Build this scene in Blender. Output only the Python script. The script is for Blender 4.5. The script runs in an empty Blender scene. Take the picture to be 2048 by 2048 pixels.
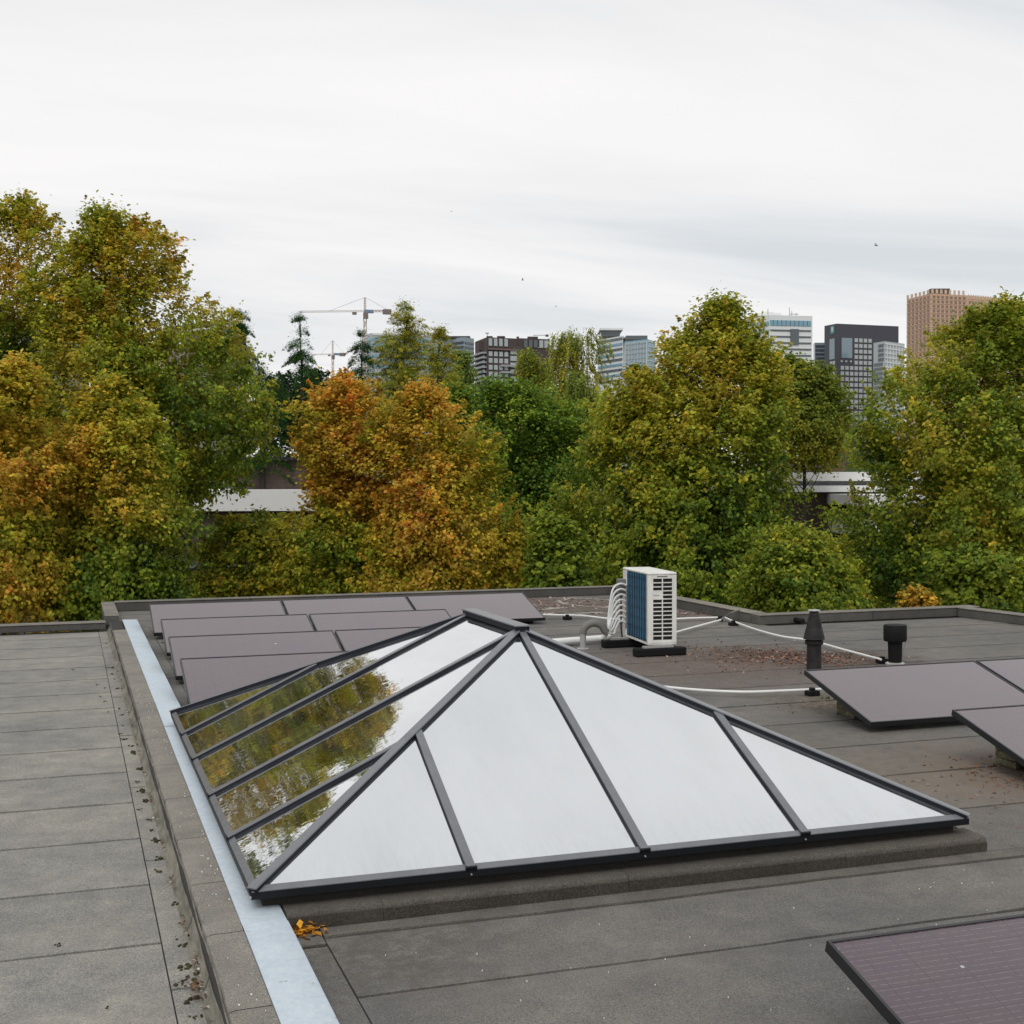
import bpy, math, random
import numpy as np
from mathutils import Vector, Matrix

# ---------------------------------------------------------------- camera, world, sun, exposure
scn = bpy.context.scene
COL = scn.collection
F_PX, YAW, PITCH, ROLL = 2600.0, 0.3286, -0.0234, -0.0029
EYE = Vector((0, 0, 1.92))
GROUND = -6.5
fwd = Vector((math.sin(YAW) * math.cos(PITCH), math.cos(YAW) * math.cos(PITCH), math.sin(PITCH)))
r0_ = Vector((math.cos(YAW), -math.sin(YAW), 0)); u0_ = r0_.cross(fwd)
rgt = r0_ * math.cos(ROLL) + u0_ * math.sin(ROLL); upv = -r0_ * math.sin(ROLL) + u0_ * math.cos(ROLL)
cam_d = bpy.data.cameras.new('camera'); cam = bpy.data.objects.new('camera', cam_d); COL.objects.link(cam)
cam.matrix_world = Matrix(((rgt.x, upv.x, -fwd.x, EYE.x), (rgt.y, upv.y, -fwd.y, EYE.y), (rgt.z, upv.z, -fwd.z, EYE.z), (0, 0, 0, 1)))
cam_d.sensor_width = 36; cam_d.lens = 36 * F_PX / 2048; cam_d.clip_start = 0.1; cam_d.clip_end = 6000
scn.camera = cam
scn.view_settings.view_transform = 'Standard'; scn.view_settings.look = 'None'
scn.view_settings.exposure = 0.28; scn.view_settings.gamma = 1.0; scn.view_settings.use_curve_mapping = False
scn.cycles.max_bounces = 8; scn.cycles.diffuse_bounces = 3; scn.cycles.glossy_bounces = 4; scn.cycles.transmission_bounces = 4
scn.cycles.use_denoising = True

SUN_EL, SUN_AZ = math.radians(50), math.radians(215)      # azimuth from +y, clockwise: behind the camera, left
world = bpy.data.worlds.new('World'); scn.world = world; world.use_nodes = True
wn, wl = world.node_tree.nodes, world.node_tree.links; wn.clear()
def N(t, **k):
    n = wn.new(t)
    for a, b in k.items(): setattr(n, a, b)
    return n
def wmath(op, a, b=None, c=None):
    n = N('ShaderNodeMath', operation=op)
    for i, v in enumerate((a, b, c)):
        if v is None: continue
        if isinstance(v, (int, float)): n.inputs[i].default_value = v
        else: wl.new(v, n.inputs[i])
    return n.outputs[0]
sky = N('ShaderNodeTexSky', sky_type='NISHITA'); sky.sun_disc = False; sky.sun_elevation = SUN_EL; sky.sun_rotation = SUN_AZ
tc = N('ShaderNodeTexCoord'); sp = N('ShaderNodeSeparateXYZ'); wl.new(tc.outputs['Generated'], sp.inputs[0])
zc = wmath('MAXIMUM', sp.outputs[2], 0.0); zd = wmath('ADD', zc, 0.10)
cx = wmath('DIVIDE', sp.outputs[0], zd); cy = wmath('DIVIDE', sp.outputs[1], zd)
cb = N('ShaderNodeCombineXYZ'); wl.new(cx, cb.inputs[0]); wl.new(cy, cb.inputs[1])
mp = N('ShaderNodeMapping'); mp.inputs['Rotation'].default_value = (0, 0, 0.33); mp.inputs['Scale'].default_value = (0.30, 0.95, 1); mp.inputs['Location'].default_value = (2.3, 0.7, 0)
wl.new(cb.outputs[0], mp.inputs[0])
no = N('ShaderNodeTexNoise'); no.inputs['Scale'].default_value = 1.0; no.inputs['Detail'].default_value = 6; no.inputs['Roughness'].default_value = 0.55; no.inputs['Distortion'].default_value = 0.7
wl.new(mp.outputs[0], no.inputs['Vector'])
rp = N('ShaderNodeValToRGB'); e = rp.color_ramp.elements
e[0].position = 0.30; e[0].color = (0.575, 0.60, 0.62, 1); e[1].position = 0.66; e[1].color = (0.81, 0.795, 0.788, 1)
k = e.new(0.44); k.color = (0.685, 0.692, 0.702, 1); k = e.new(0.54); k.color = (0.755, 0.745, 0.742, 1)
wl.new(no.outputs[0], rp.inputs[0])
bg1 = N('ShaderNodeBackground'); bg1.inputs[1].default_value = 0.1; wl.new(sky.outputs[0], bg1.inputs[0])
bg2 = N('ShaderNodeBackground'); bg2.inputs[1].default_value = 1.0; wl.new(rp.outputs[0], bg2.inputs[0])
mx = N('ShaderNodeMixShader'); mx.inputs[0].default_value = 0.96; wl.new(bg1.outputs[0], mx.inputs[1]); wl.new(bg2.outputs[0], mx.inputs[2])
wo = N('ShaderNodeOutputWorld'); wl.new(mx.outputs[0], wo.inputs[0])

sun_d = bpy.data.lights.new('sun', 'SUN'); sun_d.energy = 0.9; sun_d.angle = math.radians(25); sun_d.color = (1.0, 0.96, 0.9)
sun = bpy.data.objects.new('sun', sun_d); COL.objects.link(sun)
sdir = Vector((math.sin(SUN_AZ) * math.cos(SUN_EL), math.cos(SUN_AZ) * math.cos(SUN_EL), math.sin(SUN_EL)))
sun.rotation_euler = sdir.to_track_quat('Z', 'Y').to_euler(); sun.location = sdir * 50

# ---------------------------------------------------------------- helpers
def at(px, py, d):
    """world point seen at photo pixel (2048 frame) at depth d metres along the view axis"""
    return EYE + fwd * d + rgt * ((px - 1024) / F_PX * d) + upv * (-(py - 1024) / F_PX * d)
def on(px, py, z):
    """world point where the ray of a photo pixel meets height z"""
    v = fwd + rgt * ((px - 1024) / F_PX) + upv * (-(py - 1024) / F_PX)
    return EYE + v * ((z - EYE.z) / v.z)

def material(name, color=(.5, .5, .5), rough=.6, metal=0.0, spec=.5, build=None):
    m = bpy.data.materials.new(name); m.use_nodes = True
    nt = m.node_tree; b = nt.nodes['Principled BSDF']
    b.inputs['Base Color'].default_value = (*color, 1); b.inputs['Roughness'].default_value = rough
    b.inputs['Metallic'].default_value = metal; b.inputs['Specular IOR Level'].default_value = spec
    if build: build(nt, b)
    return m
class NT:
    """short-hand for node graphs"""
    def __init__(s, nt): s.n = nt.nodes; s.l = nt.links
    def put(s, sock, v):
        if isinstance(v, (int, float)): sock.default_value = v
        elif isinstance(v, tuple): sock.default_value = v
        else: s.l.new(v, sock)
    def math(s, op, a, b=None, clamp=False):
        x = s.n.new('ShaderNodeMath'); x.operation = op; x.use_clamp = clamp; s.put(x.inputs[0], a)
        if b is not None: s.put(x.inputs[1], b)
        return x.outputs[0]
    def coord(s, kind='Object'): return s.n.new('ShaderNodeTexCoord').outputs[kind]
    def mapping(s, v, scale=(1, 1, 1), loc=(0, 0, 0)):
        x = s.n.new('ShaderNodeMapping'); s.l.new(v, x.inputs[0]); x.inputs['Scale'].default_value = scale; x.inputs['Location'].default_value = loc
        return x.outputs[0]
    def noise(s, v, scale, detail=3, rough=.55, dist=0):
        x = s.n.new('ShaderNodeTexNoise'); s.l.new(v, x.inputs['Vector']); x.inputs['Scale'].default_value = scale
        x.inputs['Detail'].default_value = detail; x.inputs['Roughness'].default_value = rough; x.inputs['Distortion'].default_value = dist
        return x.outputs[0]
    def ramp(s, f, stops):
        x = s.n.new('ShaderNodeValToRGB'); s.l.new(f, x.inputs[0]); el = x.color_ramp.elements
        while len(el) < len(stops): el.new(.5)
        for i, (p, c) in enumerate(stops): el[i].position = p; el[i].color = (*c, 1) if len(c) == 3 else c
        return x.outputs[0]
    def step(s, f, a, b): 
        x = s.n.new('ShaderNodeMapRange'); s.l.new(f, x.inputs[0]); x.inputs[1].default_value = a; x.inputs[2].default_value = b; x.interpolation_type = 'SMOOTHSTEP'
        return x.outputs[0]
    def mix(s, f, a, b, mode='MIX'):
        x = s.n.new('ShaderNodeMix'); x.data_type = 'RGBA'; x.blend_type = mode; s.put(x.inputs[0], f)
        for i, v in ((6, a), (7, b)):
            s.put(x.inputs[i], (*v, 1) if isinstance(v, tuple) and len(v) == 3 else v)
        return x.outputs[2]
    def bump(s, h, strength, dist, b):
        x = s.n.new('ShaderNodeBump'); x.inputs['Strength'].default_value = strength; x.inputs['Distance'].default_value = dist
        s.l.new(h, x.inputs['Height']); s.l.new(x.outputs[0], b.inputs['Normal'])
    def blob(s, v, c, r, edge, wob):
        """0..1 mask of a ragged spot round c"""
        x = s.n.new('ShaderNodeVectorMath'); x.operation = 'DISTANCE'; s.l.new(v, x.inputs[0]); x.inputs[1].default_value = c
        d = s.math('ADD', x.outputs['Value'], s.math('MULTIPLY', s.math('SUBTRACT', wob, .5), r * 1.5))
        return s.math('SUBTRACT', 1.0, s.step(d, r - edge, r + edge))

def felt(name, base, spots=()):
    def f(nt, b):
        g = NT(nt); w = g.n.new('ShaderNodeNewGeometry').outputs['Position']
        fine = g.noise(w, 260, 2, .75); fine2 = g.noise(w, 95, 3, .7); mid = g.noise(w, 5, 5, .65); big = g.noise(w, .8, 4, .6)
        oi = g.n.new('ShaderNodeObjectInfo').outputs['Random']
        lo = tuple(c * .50 for c in base); hi = tuple(min(1, c * 1.55) for c in base)
        c = g.ramp(fine, [(.32, lo), (.5, base), (.68, hi)])
        c2 = g.ramp(fine2, [(.35, (.76, .77, .80)), (.65, (1.24, 1.23, 1.19))])
        c = g.mix(1.0, c, c2, 'MULTIPLY')
        c = g.mix(1.0, c, g.ramp(mid, [(.3, (.82, .82, .83)), (.7, (1.15, 1.14, 1.11))]), 'MULTIPLY')
        c = g.mix(1.0, c, g.ramp(big, [(.3, (.80, .81, .84)), (.7, (1.16, 1.14, 1.08))]), 'MULTIPLY')
        c = g.mix(1.0, c, g.ramp(oi, [(0, (.92, .92, .93)), (1, (1.07, 1.06, 1.05))]), 'MULTIPLY')
        wob = g.noise(w, 2.2, 5, .7)
        for (cc, r, edge, col, amt) in spots:
            m = g.blob(w, cc, r, edge, wob)
            c = g.mix(g.math('MULTIPLY', m, g.math('MULTIPLY', g.step(g.noise(w, 14, 4, .7), .3, .6), amt)), c, col)
        g.l.new(c, b.inputs['Base Color']); b.inputs['Roughness'].default_value = .9; b.inputs['Specular IOR Level'].default_value = .25
        g.bump(g.math('ADD', g.math('MULTIPLY', fine, .35), g.noise(w, 3.5, 4, .6)), .5, .012, b)
    return material(name, base, .9, build=f)
BR = (.060, .034, .022)
M_left = felt('left_felt', (.255, .25, .232))
M_right = felt('right_felt', (.150, .146, .140), [((7.2, 12.5, 0), .75, .5, BR, .95), ((7.9, 12.0, 0), .7, .4, BR, .8), ((6.3, 12.1, 0), 1.3, .9, (.13, .085, .065), .75),
    ((5.8, 6.9, 0), .8, .6, (.16, .10, .07), .8), ((6.2, 9.7, 0), .5, .4, (.09, .07, .035), .8), ((7.2, 18.6, 0), 1.2, .7, (.12, .09, .07), .9), ((6.6, 19.6, 0), 1.0, .5, (.15, .10, .085), .8),
    ((8.2, 17, 0), .9, .5, (.13, .085, .07), .7), ((4.9, 7.6, 0), 1.2, 1.0, (.20, .175, .13), .5), ((1.2, 5.2, 0), .5, .4, (.08, .07, .06), .6),
    ((2.2, 2.7, 0), .5, .3, (.11, .12, .06), .5)])
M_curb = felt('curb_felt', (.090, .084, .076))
M_cap = felt('cap_felt', (.225, .214, .192), [((.5, 8, 0), .01, .01, BR, 0)])
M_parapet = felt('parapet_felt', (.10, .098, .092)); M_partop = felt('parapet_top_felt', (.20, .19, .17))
M_bitumen = material('bitumen', (.018, .017, .016), .7)
def gutter(nt, b):
    g = NT(nt); w = g.n.new('ShaderNodeNewGeometry').outputs['Position']
    n = g.noise(g.mapping(w, (6, 1.6, 6)), 3, 5, .7); f = g.noise(w, 300, 2, .7)
    c = g.ramp(n, [(.30, (.08, .075, .06)), (.5, (.17, .16, .13)), (.7, (.27, .25, .21))])
    g.l.new(g.mix(1.0, c, g.ramp(f, [(.3, (.7, .7, .7)), (.7, (1.25, 1.25, 1.2))]), 'MULTIPLY'), b.inputs['Base Color'])
M_fillet = material('gutter_fillet', rough=.85, build=gutter)
def zinc(nt, b):
    g = NT(nt); w = g.n.new('ShaderNodeNewGeometry').outputs['Position']
    c = g.ramp(g.noise(w, 3.2, 5, .65), [(.3, (.43, .51, .575)), (.7, (.53, .595, .65))])
    sc = g.noise(g.mapping(w, (12, 9, 1)), 3, 4, .7)
    c = g.mix(.30, c, g.ramp(sc, [(.4, (.42, .50, .57)), (.65, (.68, .72, .75))]))
    c = g.mix(g.step(g.noise(w, 25, 2, .6), .68, .75), c, (.30, .32, .33))
    g.l.new(c, b.inputs['Base Color']); g.l.new(g.step(g.noise(w, 8, 3), -.5, 1.1), b.inputs['Roughness'])
M_zinc = material('zinc_sheet', (.6, .65, .7), .5, .08, build=zinc)
def paint(nt, b):
    g = NT(nt); w = g.n.new('ShaderNodeNewGeometry').outputs['Position']
    g.l.new(g.ramp(g.noise(w, 9, 4, .7), [(.3, (.135, .14, .155)), (.7, (.17, .175, .19))]), b.inputs['Base Color'])
M_alu = material('anthracite_aluminium', (.15, .155, .17), .27, 0, build=paint)
M_gasket = material('black_gasket', (.010, .011, .018), .55, spec=.25)
M_upstand = felt('upstand_felt', (.036, .034, .031)); M_shadewet = felt('curb_shade_wet', (.058, .053, .046))  # curb front colour has occlusion shade and wetness painted in
M_aludark = material('black_fascia', (.007, .009, .012), .45, spec=.25)
M_rubber = material('black_rubber', (.008, .008, .009), .7, spec=.2)
def glass(nt, b):
    g = NT(nt); w = g.n.new('ShaderNodeNewGeometry').outputs['Position']
    b.inputs['Base Color'].default_value = (.765, .792, .812, 1); b.inputs['Metallic'].default_value = 1; b.inputs['Roughness'].default_value = .015
    h = g.math('ADD', g.noise(g.mapping(w, (1, 1, 1)), 2.0, 1, .5), g.math('MULTIPLY', g.noise(g.mapping(w, (1.0, 1, 1)), 15, 2, .5), .12))
    g.bump(h, 1.0, .0024, b)
    d = g.n.new('ShaderNodeBsdfDiffuse'); g.l.new(g.ramp(g.noise(w, 1.3, 4, .6), [(.3, (.20, .22, .22)), (.7, (.34, .35, .34))]), d.inputs[0])
    sp_ = g.n.new('ShaderNodeSeparateXYZ'); g.l.new(w, sp_.inputs[0]); low = g.math('SUBTRACT', 1.0, g.step(sp_.outputs[2], .19, .30))
    film = g.math('MULTIPLY', g.step(g.noise(g.mapping(w, (1.6, .5, .5)), 1.6, 5, .65), .3, .8), .14)
    run = g.math('MULTIPLY', low, g.math('MULTIPLY', g.step(g.noise(g.mapping(w, (14, 3, 2)), 2, 4, .7), .35, .75), .10))
    spot = g.math('MULTIPLY', g.step(g.noise(w, 26, 2, .5), .80, .83), .4)
    m = g.n.new('ShaderNodeMixShader'); g.l.new(g.math('MAXIMUM', g.math('ADD', film, run), spot), m.inputs[0])
    out = [x for x in g.n if x.type == 'OUTPUT_MATERIAL'][0]
    g.l.new(b.outputs[0], m.inputs[1]); g.l.new(d.outputs[0], m.inputs[2]); g.l.new(m.outputs[0], out.inputs[0])
M_glass = material('solar_control_glass', build=glass)
def cells(nt, b):
    g = NT(nt); o = g.coord('Object'); s = g.n.new('ShaderNodeSeparateXYZ'); g.l.new(o, s.inputs[0])
    fy = g.math('FRACT', g.math('DIVIDE', s.outputs[1], .026)); line = g.math('LESS_THAN', fy, .13)
    brk = g.step(g.noise(g.mapping(o, (55, 38, 1)), 1, 1, .5), .30, .60)
    cx_ = g.math('LESS_THAN', g.math('ABSOLUTE', g.math('SUBTRACT', g.math('FRACT', g.math('DIVIDE', s.outputs[0], .158)), .5)), .012)
    cy_ = g.math('LESS_THAN', g.math('ABSOLUTE', g.math('SUBTRACT', g.math('FRACT', g.math('DIVIDE', s.outputs[1], .158)), .5)), .010)
    w = g.n.new('ShaderNodeNewGeometry').outputs['Position']
    c = g.ramp(g.noise(w, 2.5, 4, .6), [(.3, (.036, .019, .033)), (.7, (.052, .030, .036))])
    c = g.mix(g.math('MULTIPLY', line, brk), c, (.13, .09, .095)); c = g.mix(g.math('MAXIMUM', cx_, cy_), c, (.010, .008, .012))
    g.l.new(c, b.inputs['Base Color']); b.inputs['Roughness'].default_value = .22; b.inputs['IOR'].default_value = 1.5; b.inputs['Specular Tint'].default_value = (1, .90, .96, 1)
    b.inputs['Coat Weight'].default_value = .8; b.inputs['Coat Roughness'].default_value = .12; b.inputs['Coat IOR'].default_value = 1.5; b.inputs['Specular Tint'].default_value = (1, .85, .94, 1)
M_cells = material('solar_cells', build=cells)
M_black = material('black_frame', (.014, .014, .017), .35)
def dirty_white(nt, b):
    g = NT(nt); w = g.n.new('ShaderNodeNewGeometry').outputs['Position']
    c = g.ramp(g.noise(g.mapping(w, (3, 3, 1)), 3, 5, .7), [(.3, (.62, .62, .58)), (.65, (.80, .80, .76))])
    g.l.new(c, b.inputs['Base Color'])
M_white = material('white_paint', (.8, .8, .76), .45, build=dirty_white)
M_pipe = material('white_plastic', (.76, .77, .76), .4)
M_coil = material('blue_coil', (.03, .13, .23), .5, .1)
M_wire = material('dark_wire', (.01, .022, .04), .5)
M_hole = material('dark_inside', (.006, .006, .006), .8)
M_grey = material('grey_plastic', (.17, .165, .155), .6)
M_ltgrey = material('light_grey_metal', (.42, .42, .41), .4, .3)
def vent(nt, b):
    g = NT(nt); w = g.n.new('ShaderNodeNewGeometry').outputs['Position']
    g.l.new(g.ramp(g.noise(w, 12, 4, .7), [(.3, (.010, .010, .011)), (.7, (.030, .028, .027))]), b.inputs['Base Color']); b.inputs['Specular IOR Level'].default_value = .25
M_vent = material('weathered_black_plastic', rough=.6, build=vent)
def stone(nt, b):
    g = NT(nt); w = g.n.new('ShaderNodeNewGeometry').outputs['Position']
    g.l.new(g.ramp(g.noise(w, 14, 5, .7), [(.3, (.035, .034, .015)), (.5, (.12, .11, .06)), (.7, (.24, .22, .15))]), b.inputs['Base Color'])
    g.bump(g.noise(w, 60, 3, .7), .6, .01, b)
M_stone = material('mossy_concrete', rough=.9, build=stone)

class MB:
    def __init__(s): s.v = []; s.f = []
    def add(s, vs, fs):
        o = len(s.v); s.v += [tuple(x) for x in vs]; s.f += [tuple(i + o for i in f) for f in fs]; return s
    def box(s, x0, x1, y0, y1, z0, z1):
        return s.add([(x0, y0, z0), (x1, y0, z0), (x1, y1, z0), (x0, y1, z0), (x0, y0, z1), (x1, y0, z1), (x1, y1, z1), (x0, y1, z1)],
                     [(0, 3, 2, 1), (4, 5, 6, 7), (0, 1, 5, 4), (1, 2, 6, 5), (2, 3, 7, 6), (3, 0, 4, 7)])
    def beam(s, P, Q, up, w, h, off=0.0, taper=1.0):
        """bar from P to Q; bottom face centred off above the line, w wide, h high, top narrowed by taper"""
        P, Q, up = Vector(P), Vector(Q), Vector(up); d = (Q - P).normalized(); sd = d.cross(up).normalized(); up = sd.cross(d).normalized()
        vs = []
        for X in (P, Q):
            for a, hh in ((-1, 0), (1, 0), (1, 1), (-1, 1)):
                vs.append(X + sd * a * w / 2 * (taper if hh else 1) + up * (off + hh * h))
        return s.add(vs, [(0, 1, 2, 3), (7, 6, 5, 4), (0, 4, 5, 1), (1, 5, 6, 2), (2, 6, 7, 3), (3, 7, 4, 0)])
    def prism(s, poly, dirv, t):
        n = len(poly); dv = Vector(dirv).normalized() * t; a = [Vector(p) for p in poly]; b = [p + dv for p in a]
        return s.add(a + b, [tuple(range(n - 1, -1, -1)), tuple(range(n, 2 * n))] + [(i, (i + 1) % n, n + (i + 1) % n, n + i) for i in range(n)])
    def tube(s, pts, r, n=8, caps=True):
        pts = [Vector(p) for p in pts]; m = len(pts); vs = []; prev = None
        for i, p in enumerate(pts):
            d = (pts[min(i + 1, m - 1)] - pts[max(i - 1, 0)]).normalized()
            a = Vector((0, 0, 1)) if abs(d.z) < .95 else Vector((1, 0, 0))
            if prev is not None: a = prev
            x = (a - d * a.dot(d)).normalized(); y = d.cross(x); prev = x
            rr = r[i] if isinstance(r, (list, tuple)) else r
            for k in range(n):
                t = 2 * math.pi * k / n; vs.append(p + x * rr * math.cos(t) + y * rr * math.sin(t))
        fs = [(i * n + k, i * n + (k + 1) % n, (i + 1) * n + (k + 1) % n, (i + 1) * n + k) for i in range(m - 1) for k in range(n)]
        if caps: fs += [tuple(range(n - 1, -1, -1)), tuple(range((m - 1) * n, m * n))]
        return s.add(vs, fs)
    def lathe(s, prof, c, n=24):
        vs = []; c = Vector(c); m = len(prof)
        for (r, z) in prof:
            for k in range(n):
                t = 2 * math.pi * k / n; vs.append(c + Vector((r * math.cos(t), r * math.sin(t), z)))
        fs = [(i * n + k, i * n + (k + 1) % n, (i + 1) * n + (k + 1) % n, (i + 1) * n + k) for i in range(m - 1) for k in range(n)]
        fs += [tuple(range(n - 1, -1, -1)), tuple(range((m - 1) * n, m * n))]
        return s.add(vs, fs)
    def build(s, name, mat, parent=None, smooth=False, bevel=0.0, **props):
        o_ = ORG.get(parent.name, Vector()) if parent else Vector()
        if not parent and 'loc' in props: o_ = Vector(props.pop('loc'))
        me = bpy.data.meshes.new(name); me.from_pydata([tuple(Vector(v) - o_) for v in s.v], [], s.f); me.update()
        me.materials.append(mat)
        o = bpy.data.objects.new(name, me); COL.objects.link(o); o.parent = parent
        if not parent: o.location = o_
        ORG[o.name] = o_
        if smooth:
            me.shade_smooth()
            if smooth != True:
                me.set_sharp_from_angle(angle=math.radians(smooth))
        if bevel:
            b = o.modifiers.new('bevel', 'BEVEL'); b.width = bevel; b.segments = 2; b.limit_method = 'ANGLE'
        for k, v in props.items(): o[k] = v
        return o
ORG = {}
def thing(name, loc, label, cat, group=None):
    o = bpy.data.objects.new(name, None); COL.objects.link(o); o.location = loc; o.empty_display_size = .2
    ORG[o.name] = Vector(loc); o['label'] = label; o['category'] = cat
    if group: o['group'] = group
    return o
def copy_tree(o, parent=None):
    c = o.copy(); COL.objects.link(c); c.parent = parent
    for ch in list(o.children): copy_tree(ch, c)
    return c
rnd = random.Random(7)

# ---------------------------------------------------------------- ground and building
def ground_mat(nt, b):
    g = NT(nt); w = g.n.new('ShaderNodeNewGeometry').outputs['Position']
    g.l.new(g.ramp(g.noise(w, .08, 6, .6), [(.4, (.035, .05, .018)), (.55, (.06, .06, .05))]), b.inputs['Base Color'])
M_ground = material('grass_and_paving', rough=.95, build=ground_mat)
MB().add([(-2500, -200, GROUND), (3500, -200, GROUND), (3500, 4500, GROUND), (-2500, 4500, GROUND)], [(0, 1, 2, 3)]).build('ground', M_ground, kind='structure')
def brickmat(name, c1, c2, scale=9):
    def f(nt, b):
        g = NT(nt); o = g.n.new('ShaderNodeNewGeometry').outputs['Position']
        s = g.n.new('ShaderNodeSeparateXYZ'); g.l.new(o, s.inputs[0]); cb_ = g.n.new('ShaderNodeCombineXYZ')
        g.l.new(g.math('ADD', s.outputs[0], s.outputs[1]), cb_.inputs[0]); g.l.new(s.outputs[2], cb_.inputs[1])
        t = g.n.new('ShaderNodeTexBrick'); g.l.new(cb_.outputs[0], t.inputs[0]); t.inputs['Scale'].default_value = scale * .5
        t.inputs['Color1'].default_value = (*c1, 1); t.inputs['Color2'].default_value = (*c2, 1); t.inputs['Mortar'].default_value = (.12, .11, .1, 1); t.inputs['Mortar Size'].default_value = .015
        g.l.new(t.outputs[0], b.inputs['Base Color'])
    return material(name, rough=.9, build=f)
M_brick = brickmat('brown_brick', (.055, .034, .026), (.08, .05, .037))
# roof slabs (bitumen base under the felt sheets)
MB().prism([(.86, 1.0, -.5), (13.2, 1.0, -.5), (12.2, 15.5, -.5), (8.9, 15.6, -.5), (8.9, 20.43, -.5), (.45, 20.43, -.5), (.45, 18.27, -.5), (.86, 18.15, -.5)], (0, 0, 1), .494).build('flat_roof', M_bitumen, kind='structure')
roof_r = bpy.data.objects['flat_roof']
MB().box(-4.5, .45, 1.0, 18.0, -.5, -.036).build('flat_roof_left', M_bitumen, kind='structure')
roof_l = bpy.data.objects['flat_roof_left']
bw = thing('brick_building', (4, 8, GROUND), 'brown brick building under the flat felt roofs, seen only as roof edge', 'building')
MB().prism([(.47, 1.1, GROUND), (12.6, 1.1, GROUND), (12.0, 15.35, GROUND), (8.8, 15.45, GROUND), (8.8, 20.4, GROUND), (.47, 20.4, GROUND)], (0, 0, 1), -GROUND - .505).build('wall', M_brick, bw)
MB().box(-4.4, .46, 1.1, 17.9, GROUND, -.505).build('wall', M_brick, bw)

def sheet(parent, poly_x, y0, y1, z, mat, name='felt_sheet', t=.006):
    """felt sheet with slightly wavy long edges; poly_x = (x0, x1)"""
    x0, x1 = poly_x; n = max(2, int((x1 - x0) / .12)); vs = []; fs = []
    p1, p2 = rnd.random() * 9, rnd.random() * 9
    for i in range(n + 1):
        x = x0 + (x1 - x0) * i / n
        a = y0 + .0090 + .006 * math.sin(x * 1.9 + p1) + .002 * math.sin(x * 11 + p2) + rnd.uniform(-.0035, .0035); b = y1 - .0045 + .004 * math.sin(x * 2.7 + p2) + rnd.uniform(-.002, .002)
        za = z + .004; zb = z
        vs += [(x, a, z - t), (x, a, za), (x, b, zb), (x, b, z - t)]
    for i in range(n):
        o = i * 4
        for k in range(3): fs.append((o + k, o + 4 + k, o + 5 + k, o + 1 + k))
    fs += [(0, 1, 2, 3), (n * 4 + 3, n * 4 + 2, n * 4 + 1, n * 4)]
    m = MB(); m.add(vs, [tuple(reversed(f)) for f in fs]); return m.build(name, mat, parent)
# left roof: sheets 0.88 m apart, and the narrow edge band
lys = [2.1, 3.0, 3.88, 4.76, 5.64, 6.49, 7.36, 8.20, 9.08, 9.95, 10.85, 11.73, 12.6, 13.5, 14.4, 15.35, 16.25, 17.15, 17.9]
for a, b in zip(lys, lys[1:]): sheet(roof_l, (-4.4, .349), a, b, -.030, M_left)
bys = [2.0, 4.1, 5.1, 6.9, 8.6, 10.4, 12.3, 14.2, 16.1, 17.9]
for a, b in zip(bys, bys[1:]): sheet(roof_l, (.355, .452), a, b, -.029, M_left, 'edge_sheet')
# right roof: sheets run from the zinc strip to the parapets
rys = [1.2, 2.1, 2.98, 3.85, 4.72, 5.52, 6.30, 7.17, 8.06, 8.95, 9.80, 10.69, 11.6, 12.5, 13.4, 14.3, 15.15, 16.05, 16.9, 17.8, 18.7, 19.6, 20.35]
for a, b in zip(rys, rys[1:]):
    x0 = 1.0 if b < 18.2 else .62
    x1 = 12.9 - (a + b) * .5 * .055 if b < 15.4 else 8.75
    sheet(roof_r, (x0, x1), a, b, 0.0, M_right)
eys = [1.2, 3.1, 5.3, 7.4, 9.3, 11.2, 13.1, 15.0, 16.7, 18.1]
for a, b in zip(eys, eys[1:]): sheet(roof_r, (.852, .992), a, b, .002, M_right, 'edge_sheet')
sheet(roof_r, (.999, 4.9), 5.375, 5.51, .0085, felt('flashing_felt', (.120, .114, .105)), 'edge_sheet')

# parapet between the roofs: fillet and cap
pl = thing('low_parapet', (.56, 10, 0), 'low felt covered upstand with rounded gutter edge beside the zinc strip', 'parapet')
jy = [1.9, 3.35, 4.25, 5.05, 5.75, 6.55, 7.45, 8.4, 9.35, 10.3, 11.4, 12.6, 13.9, 15.3, 16.6, 18.0]
for i, (a, b) in enumerate(zip(jy, jy[1:])):
    n = max(3, int((b - a) / .12)); m = MB(); vs = []; pf = [(.452, -.1), (.452, -.026), (.470, -.018), (.484, .012), (.492, .048), (.505, .066)]
    for j in range(n + 1):
        y = a + .003 + (b - a - .006) * j / n; w = math.sin(y * 5.3) * .003 + rnd.uniform(-.002, .002)
        vs += [(x + w * (k > 1), y, z) for k, (x, z) in enumerate(pf)]
    K = len(pf); m.add(vs, [(j * K + k, j * K + k + 1, (j + 1) * K + k + 1, (j + 1) * K + k) for j in range(n) for k in range(K - 1)])
    m.build('fillet_strip', M_fillet, pl, smooth=True)
    n = max(3, int((b - a) / .1)); m = MB(); vs = []
    for j in range(n + 1):
        y = a + .30 + .003 + (b - a - .006) * j / n; w = rnd.uniform(-.003, .003)
        vs += [(.506 + w, y, .060), (.510 + w, y, .078), (.53, y, .084), (.659, y, .086), (.659, y, 0)]
    m.add(vs, [(j * 5 + k, j * 5 + k + 1, (j + 1) * 5 + k + 1, (j + 1) * 5 + k) for j in range(n) for k in range(4)])
    if b < 17.9: m.build('felt_strip', M_cap, pl, smooth=40)
MB().box(.49, .655, 1.9, 18.25, -.1, .0585).build('core', M_bitumen, pl)

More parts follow.
